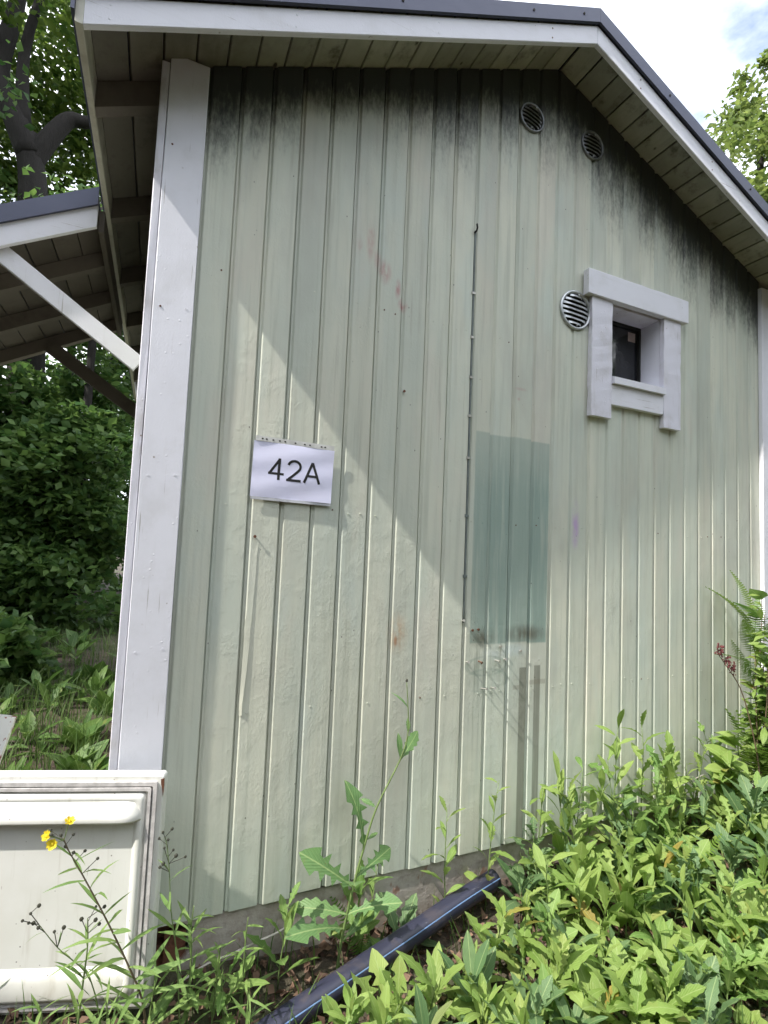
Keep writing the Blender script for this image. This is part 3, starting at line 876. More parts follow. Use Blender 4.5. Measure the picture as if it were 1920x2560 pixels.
# ------------------------------------------------------------------ fridge door leaning at the corner
FD = Vector((-0.111, -0.163, -0.125))
door = empty('fridge_door', 'old white fridge door, inner side out, standing at the shed corner', 'fridge door', FD)
door.rotation_euler = (R(0.0), 0, -R(18))   # local -X runs along the door, away to the left
DW, DH, DT = 0.66, 0.695, 0.036
def rrect(x0, x1, z0, z1, r, y, n=5):
    P = []
    for cx_, cz_, a0_ in ((x1 - r, z1 - r, 0), (x0 + r, z1 - r, 90), (x0 + r, z0 + r, 180), (x1 - r, z0 + r, 270)):
        for k in range(n + 1):
            a = R(a0_ + 90 * k / n); P.append((cx_ + r * math.cos(a), y, cz_ + r * math.sin(a)))
    return P
MB().loft([rrect(-DW, 0, 0, DH, 0.012, y) for y in (DT, 0.006)] + [rrect(-DW + .004, -.004, 0.004, DH - .004, 0.010, 0.0)]).build('shell', FRIDGE, door)
# gasket: two ridges round the edge
for ins, yy, wd in ((0.018, -0.009, 0.012), (0.034, -0.012, 0.009)):
    m = MB()
    rings = [rrect(-DW + ins, -ins, ins, DH - ins, 0.006, 0.001), rrect(-DW + ins, -ins, ins, DH - ins, 0.006, yy), rrect(-DW + ins + wd, -ins - wd, ins + wd, DH - ins - wd, 0.005, yy), rrect(-DW + ins + wd, -ins - wd, ins + wd, DH - ins - wd, 0.005, 0.001)]
    m.loft(rings, cap=False); m.build('gasket', GASKET, door)
# moulded liner: raised rim falling into a deep tray, with a bulging hood at the top and a scoop at the bottom
i0 = 0.050
rings = [rrect(-DW + i0, -i0, i0, DH - i0, 0.012, -0.001), rrect(-DW + i0 + .004, -i0 - .004, i0 + .004, DH - i0 - .004, 0.014, -0.014), rrect(-DW + i0 + .010, -i0 - .010, i0 + .010, DH - i0 - .012, 0.018, -0.017),
         rrect(-DW + i0 + .018, -i0 - .018, i0 + .018, DH - i0 - .020, 0.02, -0.017), rrect(-DW + i0 + .026, -i0 - .026, i0 + .026, DH - i0 - .028, 0.024, -0.010), rrect(-DW + i0 + .032, -i0 - .032, i0 + .03, DH - i0 - .034, 0.026, -0.004)]
m = MB(); m.loft(rings, cap=False); n_ = len(rings[-1]); m.add(rings[-1], [tuple(range(n_ - 1, -1, -1))])
m.build('liner', FRIDGE, door, smooth=True)
def shelf(zs, ys, name, taper=0.03):
    """a moulded lip across the liner: profile (z, y) swept along x with rounded ends"""
    rg = []
    xsr = [-DW + .055, -DW + .075, -DW + .11, -.13, -.10, -.078, -.062, -.054]
    for x in xsr:
        e = min(1.0, (min(x + DW - .05, -.05 - x)) / 0.05); e = max(0.06, math.sin(min(1, e) * math.pi / 2))
        rg.append([(x, -0.008 + (y + 0.008) * e, z) for z, y in zip(zs, ys)])
    MB().loft(rg).build(name, FRIDGE, door, smooth=True)
shelf([DH - .055, DH - .075, DH - .105, DH - .122, DH - .128, DH - .122, DH - .10], [-0.010, -0.018, -0.036, -0.043, -0.038, -0.032, -0.003], 'hood')
shelf([0.045, 0.047, 0.060, 0.095, 0.135, 0.135, 0.05], [-0.004, -0.018, -0.022, -0.009, -0.005, -0.003, -0.003], 'bottom_ledge')
for z in (0.53, 0.42, 0.30, 0.235, 0.18):
    for x in (-0.56,):
        MB().loft([rrect(x - .006, x + .006, z - .018, z + .018, 0.005, y, 2) for y in (-0.004, -0.016)]).build('shelf_clip', FRIDGE, door)
MB().loft([[(-0.165 + .021 * math.cos(t * math.pi / 8), y_, DH + zz) for t in range(16) for y_, zz in ((0.018 + .009 * math.sin(t * math.pi / 8), 0.0004),)], [(-0.165 + .021 * math.cos(t * math.pi / 8), 0.018 + .009 * math.sin(t * math.pi / 8), DH + 0.0016) for t in range(16)]]).build('plug', FRIDGE, door)
MB().loft([[(x, y, z) for x, z in ((-0.010, DH - .012), (-0.0005, DH - .010), (0.0008, DH - .03), (-0.001, DH - .062), (-0.005, DH - .040), (-0.0085, DH - .028))] for y in (0.003, -0.0012)]).build('rust_patch', RUSTN, door)

# white peeling board behind the door
wb = empty('leaning_plank', 'slanted white board with peeling paint behind the fridge door', 'board', (-0.86, 0.85, gz(-.86, .85)))
plank('board', (-0.935, 0.86, -0.15), (-0.795, 0.95, 0.475), (1, 0, 0.05), 0.15, 0.05, PEEL, wb, seg=4, off=(-0.86, 0.85, gz(-.86, .85)))

# ------------------------------------------------------------------ black pipe
pipe = empty('plastic_pipe', 'black plastic pipe with a light blue stripe lying in the weeds', 'pipe', (0.26, -0.27, -0.2))
PP = [(-0.30, -0.36, -0.285), (0.0, -0.32, -0.245), (0.262, -0.275, -0.20), (0.52, -0.225, -0.165), (0.79, -0.17, -0.13), (1.03, -0.118, -0.100), (1.23, -0.082, -0.076)]
po = Vector((0.26, -0.27, -0.2))
def smoothpath(P, n=6):
    P = [Vector(p) for p in P]; out = []
    for i in range(len(P) - 1):
        p0, p1, p2, p3 = P[max(i - 1, 0)], P[i], P[i + 1], P[min(i + 2, len(P) - 1)]
        for k in range(n):
            t = k / n
            out.append(0.5 * ((2 * p1) + (p2 - p0) * t + (2 * p0 - 5 * p1 + 4 * p2 - p3) * t * t + (3 * p1 - p0 - 3 * p2 + p3) * t ** 3))
    out.append(P[-1]); return out
pp = [p - po for p in smoothpath(PP)]
MB().tube(pp, 0.0385, 20).build('tube', PIPE, pipe, smooth=True)
m = MB(); rg = []
for i, q in enumerate(pp):
    t = (pp[min(i + 1, len(pp) - 1)] - pp[max(i - 1, 0)]).normalized(); a = t.cross(Vector((0, 0, 1))).normalized(); b = a.cross(t)
    rg.append([q + (a * math.cos(w) + b * math.sin(w)) * rr for w, rr in ((R(31), .0386), (R(34), .0390), (R(37), .0386), (R(34), .0375))])
m.loft(rg); m.build('stripe', STRIPE, pipe)

# cord along the plinth
m = MB(); cp = smoothpath([(-0.02, -0.06, -0.155), (0.06, -0.055, -0.122), (0.15, -0.05, -0.112), (0.24, -0.05, -0.094), (0.30, -0.05, -0.083), (0.358, -0.045, -0.068)])
tag(m.tube(cp, 0.0032, 6).build('cord', CORD), 'thin white cord slanting across the concrete plinth', 'cord')
m = MB(); cp = smoothpath([(2.05, -0.10, 0.09), (2.4, -0.085, 0.145), (2.8, -0.06, 0.19), (3.2, -0.035, 0.225)])
tag(m.tube(cp, 0.0016, 5).build('wire', CORD), 'very thin pale wire strung low before the right end of the wall', 'wire')

# ------------------------------------------------------------------ leaf meshes
def leaf_mesh(name, Lg, W, outline, fold=0.25, curl=0.35, wave=0.0, mat=None, twist=0.0):
    V, F = [], []
    for k, (t, w) in enumerate(outline):
        y = Lg * t * (1 - 0.12 * curl * t); z = -curl * Lg * 0.5 * t * t + 0.05 * Lg * t
        h = w * W / 2
        wz = wave * math.sin(k * 2.1) * W
        V += [(-h, y, z + fold * h + wz), (0, y + 0.0, z), (h, y, z + fold * h - wz)]
    for k in range(len(outline) - 1):
        a = 3 * k; F += [(a, a + 1, a + 4, a + 3), (a + 1, a + 2, a + 5, a + 4)]
    me = bpy.data.meshes.new(name); me.from_pydata(V, [], F); me.validate(); me.update()
    me.polygons.foreach_set('use_smooth', [True] * len(me.polygons))
    me.materials.append(mat); return me
LANCE = [(0, .10), (.10, .16), (.22, .42), (.38, .80), (.55, 1.0), (.72, .90), (.86, .58), (.95, .25), (1, .03)]
BROAD = [(0, .06), (.08, .10), (.14, .60), (.28, .95), (.45, 1.0), (.62, .84), (.80, .50), (.92, .22), (1, .02)]
LOBED = [(0, .10), (.10, .14), (.17, .52), (.22, .20), (.32, .26), (.36, .80), (.43, .30), (.53, .38), (.56, 1.0), (.64, .44), (.70, .56), (.74, 1.0), (.85, .70), (.94, .38), (1, .03)]
TOOTH = [(0, .12), (.12, .18), (.24, .58), (.30, .40), (.41, .92), (.48, .64), (.58, 1.05), (.66, .72), (.74, .90), (.82, .58), (.90, .46), (1, .03)]
NARROW = [(0, .25), (.15, .65), (.4, 1.0), (.7, .75), (.9, .3), (1, .03)]
HEART = [(0, .05), (.06, .55), (.12, .95), (.3, 1.0), (.5, .85), (.7, .58), (.88, .25), (1, .02)]
def leafset(prefix, mat):
    return {
        'lance': [leaf_mesh(prefix + '_lance', 1, .25, LANCE, .3, .45, .03, mat), leaf_mesh(prefix + '_lance', 1, .21, LANCE, .2, .9, .04, mat), leaf_mesh(prefix + '_lance', 1, .28, LANCE, .35, .15, .03, mat), leaf_mesh(prefix + '_lance', 1, .28, LANCE, -.15, 1.2, .05, mat)],
        'tooth': [leaf_mesh(prefix + '_tooth', 1, .33, TOOTH, .25, .5, .04, mat), leaf_mesh(prefix + '_tooth', 1, .29, TOOTH, .3, 1.0, .04, mat), leaf_mesh(prefix + '_tooth', 1, .36, TOOTH, .3, .2, .03, mat), leaf_mesh(prefix + '_tooth', 1, .31, TOOTH, -.1, 1.3, .05, mat)],
        'lobed': [leaf_mesh(prefix + '_lobed', 1, .38, LOBED, .2, .5, .02, mat), leaf_mesh(prefix + '_lobed', 1, .34, LOBED, .25, .8, .03, mat)],
        'broad': [leaf_mesh(prefix + '_broad', 1, .55, BROAD, .2, .4, .02, mat), leaf_mesh(prefix + '_broad', 1, .48, BROAD, .25, .7, .03, mat)],
        'heart': [leaf_mesh(prefix + '_heart', 1, .85, HEART, .2, .35, .03, mat)],
        'narrow': [leaf_mesh(prefix + '_narrow', 1, .12, NARROW, .3, .5, .0, mat), leaf_mesh(prefix + '_narrow', 1, .10, NARROW, .3, 1.0, .0, mat), leaf_mesh(prefix + '_narrow', 1, .13, NARROW, .3, .1, .0, mat)],
    }
LS = leafset('sun', LEAF_SUN); LM = leafset('mid', LEAF_MID); LL = leafset('let', LEAF_LET); LN = leafset('nar', LEAF_NAR); LD = leafset('dark', LEAF_DARK); LH = leafset('shade', LEAF_SHADE)

def put_leaf(parent, me, loc, az, el, size, roll=0.0, wscale=1.0):
    """leaf pointing to azimuth az (from +X, ccw), lifted el above the horizon"""
    o = bpy.data.objects.new('leaf', me); col.objects.link(o); o.parent = parent
    d = Vector((math.cos(el) * math.cos(az), math.cos(el) * math.sin(az), math.sin(el)))
    n = Vector((-math.sin(el) * math.cos(az), -math.sin(el) * math.sin(az), math.cos(el)))
    s = d.cross(n)
    if roll: 
        q = Matrix.Rotation(roll, 3, d); n = q @ n; s = q @ s
    m = Matrix(((s.x * size * wscale, d.x * size, n.x * size, loc[0]), (s.y * size * wscale, d.y * size, n.y * size, loc[1]), (s.z * size * wscale, d.z * size, n.z * size, loc[2]), (0, 0, 0, 1)))
    o.matrix_local = m
    return o

def stem_points(h, lx, ly, bend, rnd, n=6):
    return [Vector((lx * h * t ** bend + rnd.uniform(-.006, .006) * t, ly * h * t ** bend + rnd.uniform(-.006, .006) * t, h * t)) for t in [k / n for k in range(n + 1)]]

def weed(name, x, y, h, nl, meshes, lsize, label, group=None, cat='weed', lean=(0, 0), seed=0, stemmat=STEM, srad=0.0032, el=(10, 55), low=0.15, z=None, taper=0.5, top_up=True):
    rnd = random.Random(seed * 7919 + 13)
    base = (x, y, (gz(x, y) if z is None else z) - 0.006)
    e = empty(name, label, cat, base, group)
    pts = stem_points(h, lean[0], lean[1], 1.4, rnd)
    MB().tube(pts, [srad * (1 - .6 * k / 6) for k in range(7)], 5).build('stem', stemmat, e, smooth=True)
    a = rnd.uniform(0, 6.28)
    for k in range(nl):
        t = low + (0.97 - low) * k / max(1, nl - 1); i = min(5, int(t * 6)); f = t * 6 - i
        p = pts[i].lerp(pts[i + 1], f)
        a += 2.4 + rnd.uniform(-.4, .4)
        sz = lsize * (1 - taper * t) * rnd.uniform(.75, 1.2)
        ee = R(rnd.uniform(*el)) + (R(25) * t if top_up else 0)
        put_leaf(e, rnd.choice(meshes), p, a, min(ee, R(82)), sz, rnd.uniform(-.5, .5))
    return e

def rosette(name, x, y, nl, meshes, lsize, label, group=None, cat='weed', seed=0, el=(15, 70), z=None):
    rnd = random.Random(seed * 104729 + 5)
    e = empty(name, label, cat, (x, y, (gz(x, y) if z is None else z) - 0.004), group)
    a = rnd.uniform(0, 6.28)
    for k in range(nl):
        a += 2.4 + rnd.uniform(-.5, .5)
        put_leaf(e, rnd.choice(meshes), (rnd.uniform(-.008, .008), rnd.uniform(-.008, .008), 0.002), a, R(rnd.uniform(*el)), lsize * rnd.uniform(.7, 1.2), rnd.uniform(-.4, .4))
    return e

# ------------------------------------------------------------------ weeds before the wall
PIPE2 = [Vector((p[0], p[1])) for p in PP]
def near_pipe(x, y, d):
    q = Vector((x, y))
    for a, b in zip(PIPE2[:-1], PIPE2[1:]):
        ab = b - a; t = max(0, min(1, (q - a).dot(ab) / ab.length_squared))
        if (q - a - ab * t).length < d: return True
    return False
rb = random.Random(21)
placed = []
def front(x):   # front limit of the bed that the picture shows
    return -0.22 - 0.36 * max(0.0, x)
KW = {'lance': 'smooth narrow-leaved', 'tooth': 'saw-toothed', 'lobed': 'deeply lobed', 'broad': 'broad-leaved'}
def where(x, y):
    a = 'by the pipe middle' if x < 0.85 else 'by the pipe end' if x < 1.3 else 'below the bare wall strips' if x < 1.75 else 'below the window' if x < 2.4 else 'near the wall end'
    f = (y - front(x))
    b = 'at the wall foot' if y > -0.18 else 'at the picture bottom' if f < 0.12 else 'half way down the bank'
    return a + ', ' + b
bag = ['lance'] * 6 + ['tooth'] * 5 + ['lobed'] * 3
count = 0; tries = 0
while count < 235 and tries < 14000:
    tries += 1
    x = rb.uniform(0.35, 3.25); y = rb.uniform(front(x) - .10, -0.05)
    right_bias = min(1.0, (x - 0.2) / 1.2)
    if rb.random() > 0.40 + 0.60 * right_bias: continue
    if near_pipe(x, y, 0.085) or (x < 1.22 and near_pipe(x, y + 0.07, 0.11)) : continue
    if any((x - a) ** 2 + (y - b) ** 2 < (0.050 + 0.03 * (1 - right_bias)) ** 2 for a, b in placed): continue
    placed.append((x, y)); count += 1
    kd = rb.choice(bag)
    sunny = (LS, LS, LM, LD)[rb.randrange(4)] if rb.random() < .8 else LS
    h = rb.uniform(.14, .32)
    if y > -0.20: h = rb.uniform(.24, .52)
    if (y - front(x)) < 0.20: h = min(h, rb.uniform(.12, .20))
    ros = rb.random() < 0.16
    lab = ('low %s weed %s' if ros else 'leafy %s weed %s') % (KW[kd], where(x, y))
    if ros:
        rosette('weed', x, y, rb.randint(6, 9), sunny[kd], rb.uniform(.13, .21), lab, lab, 'weed', seed=count)
    else:
        weed('weed', x, y, h, rb.randint(8, 13), sunny[kd], rb.uniform(.12, .245), lab, lab, 'weed', (rb.uniform(-.22, .22), rb.uniform(-.25, .1)), seed=count, el=(15, 70), taper=.45)
# broad low leaves filling between on the far right
GH = 'low broad-leaved plants at the lower right'
k = 0; tries = 0
while k < 60 and tries < 2000:
    tries += 1
    x = rb.uniform(1.25, 3.2); y = rb.uniform(front(x) - .1, -0.08)
    k += 1
    kd = rb.choice(['heart', 'broad', 'heart']); lab = 'low %s plant %s' % ('heart-leaved' if kd == 'heart' else 'oval-leaved', where(x, y))
    rosette('ground_plant', x, y, rb.randint(5, 8), (LS if rb.random() < .5 else LM)[kd], rb.uniform(.06, .11), lab, lab, 'plant', seed=500 + k, el=(15, 75))

# tall prominent plants against the siding
weed('weed', 0.97, -0.10, 0.47, 12, LS['lance'] + LS['tooth'], .15, 'tall leafy weed left of the two bare wall strips', None, 'weed', (.02, .02), 902)
weed('weed', 1.17, -0.10, 0.52, 12, LS['lance'] + LS['tooth'], .15, 'tall leafy weed before the two bare wall strips', None, 'weed', (.12, .02), 903)
weed('weed', 1.42, -0.12, 0.45, 12, LS['lance'], .17, 'leafy weed at the foot of the right bare wall strip', None, 'weed', (.08, .02), 904)
weed('weed', 1.62, -0.13, 0.50, 13, LM['lance'] + LS['tooth'], .18, 'dark tall weed with broad leaves right of the bare wall strips', None, 'weed', (.12, .02), 905)
weed('thistle', 1.86, -0.13, 0.66, 15, LM['lobed'] + LS['lance'], .20, 'tallest thistle-like weed before the wall with long drooping leaves', None, 'thistle', (.05, .02), 906, srad=.004)
weed('thistle', 2.06, -0.12, 0.62, 13, LS['lobed'] + LS['tooth'], .19, 'thistle-like weed just right of the tallest one', None, 'thistle', (.03, .02), 907, srad=.004)
weed('weed', 2.34, -0.14, 0.40, 12, LS['lance'], .18, 'leafy weed below the fern at the right end of the wall', None, 'weed', (.05, .0), 908)
weed('weed', 2.58, -0.16, 0.38, 12, LS['lance'], .17, 'upright narrow weed near the right corner board', None, 'weed', (-.05, .0), 909)
weed('weed', 0.66, -0.06, 0.30, 9, LM['lance'], .14, 'weed rising against the plinth behind the pipe', None, 'weed', (.1, .02), 910)
weed('weed', 0.30, -0.12, 0.30, 9, LM['tooth'] + LM['lance'], .19, 'green weed with long leaves left of the lettuce by the plinth', None, 'weed', (.05, -.1), 911)
weed('weed', 0.44, -0.42, 0.10, 8, LM['lobed'], .18, 'weed with wide lobed leaves in front of the pipe end', None, 'weed', (-.1, -.1), 912)
weed('weed', 0.11, -0.20, 0.16, 9, LM['lobed'] + LM['tooth'], .18, 'low weed left of the pipe end at the bottom edge', None, 'weed', (-.1, -.1), 913)
weed('weed', 0.66, -0.42, 0.12, 9, LS['tooth'], .17, 'sunlit low weed below the middle of the pipe', None, 'weed', (0, -.1), 914)

# the tall wild lettuce in front of the siding
let = empty('wild_lettuce', 'tall single-stemmed wild lettuce leaning right before the siding', 'wild lettuce', (0.50, -0.15, gz(.5, -.15) - .01))
LB = Vector((0.50, -0.15, gz(.5, -.15) - .01))
lp = [Vector(p) - LB for p in smoothpath([LB, (0.515, -.15, -.10), (0.552, -.15, .08), (0.585, -.15, .20), (0.632, -.15, .345), (0.722, -.15, .507), (0.752, -.15, .60), (0.748, -.15, .70), (0.738, -.15, .80)], 4)]
MB().tube(lp, [0.0055 * (1 - .75 * k / (len(lp) - 1)) for k in range(len(lp))], 6).build('stem', STEM, let, smooth=True)
def lpt(z):
    return min(lp, key=lambda p: abs(p.z + LB.z - z))
for z, az, el, sz, ms, ro in ((.06, 178, 40, .25, 'lobed', -1.05), (.06, 250, 45, .19, 'lobed', 0), (.10, 8, 22, .20, 'lobed', .9), (.21, 108, 84, .25, 'lobed', .15), (.245, 10, 20, .06, 'lance', .6), (.345, 150, 30, .07, 'tooth', -.6), (.507, 5, 48, .16, 'tooth', 1.0), (.50, 90, 84, .10, 'lance', 0), (.60, 60, 75, .06, 'tooth', .5), (.70, 165, 55, .09, 'narrow', -.9), (.00, 320, 30, .22, 'lobed', .5), (-.05, 200, 30, .24, 'lobed', -.6), (-.08, 15, 25, .26, 'lance', .7), (-.03, 170, 20, .22, 'tooth', -.8)):
    put_leaf(let, random.choice(LL[ms]), lpt(z), R(az), R(el), sz, ro)
MB().sphere(lp[-1] + Vector((0, 0, .004)), .006).build('bud', BUD, let)
# small fern by the plinth
def frond_mesh(name, n, Lp, droop, mat, width=.42):
    V, F = [], []
    def rach(t): return Vector((0, t, 0.12 * t - droop * t * t))
    for k in range(n):
        t = 0.12 + 0.86 * k / (n - 1); p = rach(t); ln = width * math.sin(math.pi * (0.12 + 0.86 * t)) ** .8 * (1 - .35 * t) * .55
        ln = max(ln, .015)
        for s in (-1, 1):
            w = 0.29 / n; o = len(V)
            tip = p + Vector((s * ln, ln * .28, -ln * .12)); mid = p + Vector((s * ln * .5, ln * .10, ln * .04))
            V += [p + Vector((0, -w, 0)), p + Vector((0, w, 0)), mid + Vector((0, w * .95, 0)), mid + Vector((0, -w * .95, 0)), tip]
            F += [(o, o + 1, o + 2, o + 3) if s < 0 else (o + 3, o + 2, o + 1, o), (o + 3, o + 2, o + 4) if s < 0 else (o + 4, o + 2, o + 3)]
    for k in range(8):
        a, b = rach(k / 8), rach((k + 1) / 8); o = len(V); w = .008 * (1 - k / 9)
        V += [a + Vector((-w, 0, .004)), a + Vector((w, 0, .004)), b + Vector((w, 0, .004)), b + Vector((-w, 0, .004))]; F.append((o, o + 1, o + 2, o + 3))
    me = bpy.data.meshes.new(name); me.from_pydata([tuple(v) for v in V], [], F); me.update(); me.materials.append(mat); return me
FR = [frond_mesh('frond', 20, 1, d, LEAF_FERN) for d in (.25, .55, .05)]
def fern(name, x, y, fr, label, cat='fern', z=None, group=None):
    e = empty(name, label, cat, (x, y, (gz(x, y) if z is None else z) - .004), group)
    for az, el, sz, zz in fr:
        o = put_leaf(e, random.choice(FR), (random.uniform(-.01, .01), random.uniform(-.01, .01), zz), R(az), R(el), sz, random.uniform(-.3, .3)); o.name = 'frond'
    return e
fern('fern', 0.62, -0.10, [(130, 72, .22, 0), (200, 65, .18, 0), (60, 70, .15, 0)], 'small yellow-green fern between the lettuce and the pipe')
fern('fern', 2.02, -0.38, [(200, 70, .30, .05), (250, 60, .28, .05), (130, 65, .28, .05), (320, 55, .28, .05), (80, 60, .2, .05)], 'fern in the middle of the weeds at the lower right')
fern('fern', 2.92, -0.20, [(170, 68, .40, .05), (200, 60, .42, .05), (140, 72, .5, .1), (230, 60, .4, .05), (300, 55, .4, .05), (20, 60, .4, .05), (90, 75, .45, .1), (185, 35, .34, .25), (170, 30, .32, .38), (195, 20, .30, .30)], 'large fern in front of the right corner board')
fern('fern', 2.90, -0.16, [(175, 50, .30, .70), (150, 70, .34, .95), (200, 40, .30, .65), (250, 50, .32, .9), (120, 50, .30, 1.0), (20, 60, .3, .9), (300, 50, .3, .8), (185, 30, .26, 1.05), (90, 70, .3, 1.05), (190, 55, .28, .85), (165, 20, .26, .8)], 'tall bracken top reaching up the right corner board')
# shrub at the right edge
sh = empty('shrub', 'bright leafy shrub growing up the right corner board', 'shrub', (2.85, -0.20, gz(2.85, -.20) - .01))
rs = random.Random(5)
for s in range(13):
    hh = rs.uniform(.55, 1.42); lx, ly = rs.uniform(-.08, .16), rs.uniform(-.12, .06)
    pts = stem_points(hh, lx, ly, 1.3, rs, 8)
    MB().tube(pts, [.006 * (1 - .7 * k / 8) for k in range(9)], 5).build('stem', STEM_B, sh, smooth=True)
    for k in range(26):
        t = rs.uniform(.3, 1); i = min(7, int(t * 8)); p = pts[i].lerp(pts[i + 1], t * 8 - i)
        put_leaf(sh, rs.choice(LS['broad'] + LM['heart'] + LS['lance']), p, rs.uniform(0, 6.28), R(rs.uniform(-5, 55)), rs.uniform(.06, .12), rs.uniform(-.6, .6))
sh2 = empty('shrub', 'low spreading shrub branch with light leaves before the right end of the siding', 'shrub', (2.66, -0.22, gz(2.66, -.22) - .01))
for s in range(3):
    hh = (.46, .55, .40)[s]; pts = stem_points(hh, (-.40, -.2, -.45)[s], -.1, 1.5, rs, 8)
    MB().tube(pts, [.005 * (1 - .7 * k / 8) for k in range(9)], 5).build('stem', STEM, sh2, smooth=True)
    for k in range(12):
        t = rs.uniform(.45, 1); i = min(7, int(t * 8)); p = pts[i].lerp(pts[i + 1], t * 8 - i)
        put_leaf(sh2, rs.choice(LS['broad'] + LS['heart']), p, R(rs.uniform(90, 270)), R(rs.uniform(-15, 40)), rs.uniform(.08, .13), rs.uniform(-.6, .6))
# dock with dark red seed heads
dk = empty('dock', 'dock with dark red dry seed head before the right end of the siding', 'dock', (2.80, -0.24, gz(2.80, -.24) - .01))
DB = Vector((2.80, -0.24, gz(2.8, -.24) - .01))
dp = [Vector(p) - DB for p in smoothpath([DB, (2.78, -.24, .25), (2.72, -.23, .50), (2.66, -.22, .66), (2.58, -.21, .76), (2.51, -.2, .84)], 4)]
MB().tube(dp, [.005 * (1 - .7 * k / (len(dp) - 1)) for k in range(len(dp))], 5).build('stem', STEM_B, dk, smooth=True)
for b in range(7):
    m = MB(); st = dp[-1 - b]; d = Vector((rs.uniform(-.5, .3), rs.uniform(-.4, .2), rs.uniform(.4, 1))).normalized(); ln = rs.uniform(.04, .10)
    m.tube([st, st + d * ln], .0015, 4)
    for k in range(16):
        q = st + d * ln * rs.random() + Vector((rs.uniform(-1, 1), rs.uniform(-1, 1), rs.uniform(-1, 1))) * .007
        m.sphere(q, rs.uniform(.003, .006), 5, 3)
    m.build('seed_spray', DOCKRED, dk)

# ------------------------------------------------------------------ narrow-leaved hawkweeds before the fridge door
def hawkweed(label, P, nl, flowers=0, buds=6, seed=1, lsize=.12, rad=.0034, branch=True, lowleaf=.05):
    rnd = random.Random(seed)
    B = Vector(P[0]); e = empty('hawkweed', label, 'hawkweed', B)
    pts = [Vector(p) - B for p in smoothpath(P, 5)]; n = len(pts) - 1
    MB().tube(pts, [rad * (1 - .6 * k / n) for k in range(n + 1)], 5).build('stem', STEM_B if flowers else STEM, e, smooth=True)
    a = rnd.uniform(0, 6)
    for k in range(nl):
        t = lowleaf + (.88 - lowleaf) * (k / nl) ** 1.15; p = pts[int(t * n)]
        a += 2.4 + rnd.uniform(-.5, .5)
        put_leaf(e, rnd.choice(LN['narrow']), p, a, R(rnd.uniform(5, 50)), lsize * (1 - .55 * t) * rnd.uniform(.8, 1.25), rnd.uniform(-.5, .5))
    top = pts[-1]
    for k in range(buds):
        f = pts[-1 - rnd.randint(0, max(1, n // 3))]
        d = Vector((rnd.uniform(-1, 1), rnd.uniform(-.6, .6), rnd.uniform(.3, 1))).normalized(); ln = rnd.uniform(.02, .05)
        m = MB().tube([f, f + d * ln], .0011, 4); m.sphere(f + d * (ln + .003), rnd.uniform(.004, .006), 6, 4); m.build('bud', BUD, e)
    for k in range(flowers):
        c, dirn = [(Vector((.012, -.02, .050)), Vector((.25, -.5, .8))), (Vector((-.035, -.02, .022)), Vector((-.5, -.6, .5))), (Vector((-.022, -.025, .002)), Vector((-.1, -.8, .3)))][k]
        c = top + c; dirn.normalize()
        m = MB().tube([pts[-2], c], .0012, 4); m.build('flower_stalk', STEM, e)
        a1 = dirn.orthogonal().normalized(); a2 = dirn.cross(a1)
        m = MB()
        for j in range(20):
            w = 2 * math.pi * j / 20 + rnd.uniform(-.1, .1); rr = rnd.uniform(.010, .014)
            d = a1 * math.cos(w) + a2 * math.sin(w); s = dirn.cross(d) * .0026
            up = dirn * rnd.uniform(.004, .012)
            m.add([c + d * .002 - s * .5, c + d * .002 + s * .5, c + d * rr + s + up, c + d * rr - s + up], [(0, 1, 2, 3)])
        m.build('petals', YELLOW, e)
        MB().sphere(c + dirn * .003, .005, 6, 4).build('flower_centre', YELLOW, e)
    return e
hawkweed('tall hawkweed with yellow flowers in front of the white fridge door', [(-0.10, -0.27, gz(-.1, -.27) - .01), (-0.135, -.28, .0), (-0.175, -.28, .10), (-0.235, -.28, .23), (-0.30, -.28, .36), (-0.345, -.28, .445), (-0.362, -.28, .485)], 32, 3, 9, 3, .155)
hawkweed('short hawkweed with upright stem and no flowers before the fridge door', [(-0.30, -0.24, gz(-.3, -.24) - .01), (-0.29, -.25, .05), (-0.285, -.25, .16), (-0.29, -.25, .24)], 22, 0, 5, 5, .14)
hawkweed('thin budding hawkweed stem at the lower left of the fridge door', [(-0.22, -0.22, gz(-.22, -.22) - .01), (-0.27, -.23, .05), (-0.36, -.235, .17), (-0.43, -.24, .28)], 12, 0, 8, 7, .09, .0022)
hawkweed('hawkweed with dark buds along the right edge of the fridge door', [(-0.02, -0.24, gz(-.02, -.24) - .01), (-0.045, -.24, .06), (-0.07, -.24, .20), (-0.085, -.24, .34), (-.10, -.24, .42)], 14, 0, 10, 9, .12, .0024)
hawkweed('bright narrow-leaved plant hugging the shed corner beside the fridge door', [(0.00, -0.20, gz(0, -.2) - .01), (0.0, -.20, .02), (-.005, -.195, .10), (0.0, -.19, .17)], 20, 0, 0, 11, .14)
hawkweed('bushy narrow-leaved plant at the bottom left below the fridge door', [(-0.12, -0.30, gz(-.12, -.3) - .01), (-0.11, -.30, .0), (-.10, -.30, .07)], 20, 0, 0, 13, .14)
hawkweed('narrow-leaved plant in front of the rusty foundation stones', [(0.07, -0.22, gz(.07, -.22) - .01), (0.08, -.22, -.02), (.085, -.22, .05)], 16, 0, 0, 15, .13)
hawkweed('small narrow-leaved shoot at the bottom edge below the flowers', [(-0.22, -0.31, gz(-.22, -.31) - .01), (-0.22, -.31, .0), (-.23, -.31, .06)], 16, 0, 0, 19, .13)
hawkweed('narrow-leaved shoot at the bottom edge just left of the pipe', [(0.16, -0.33, gz(.16, -.33) - .01), (0.16, -.33, -.08), (.15, -.33, -.02)], 14, 0, 0, 23, .13)
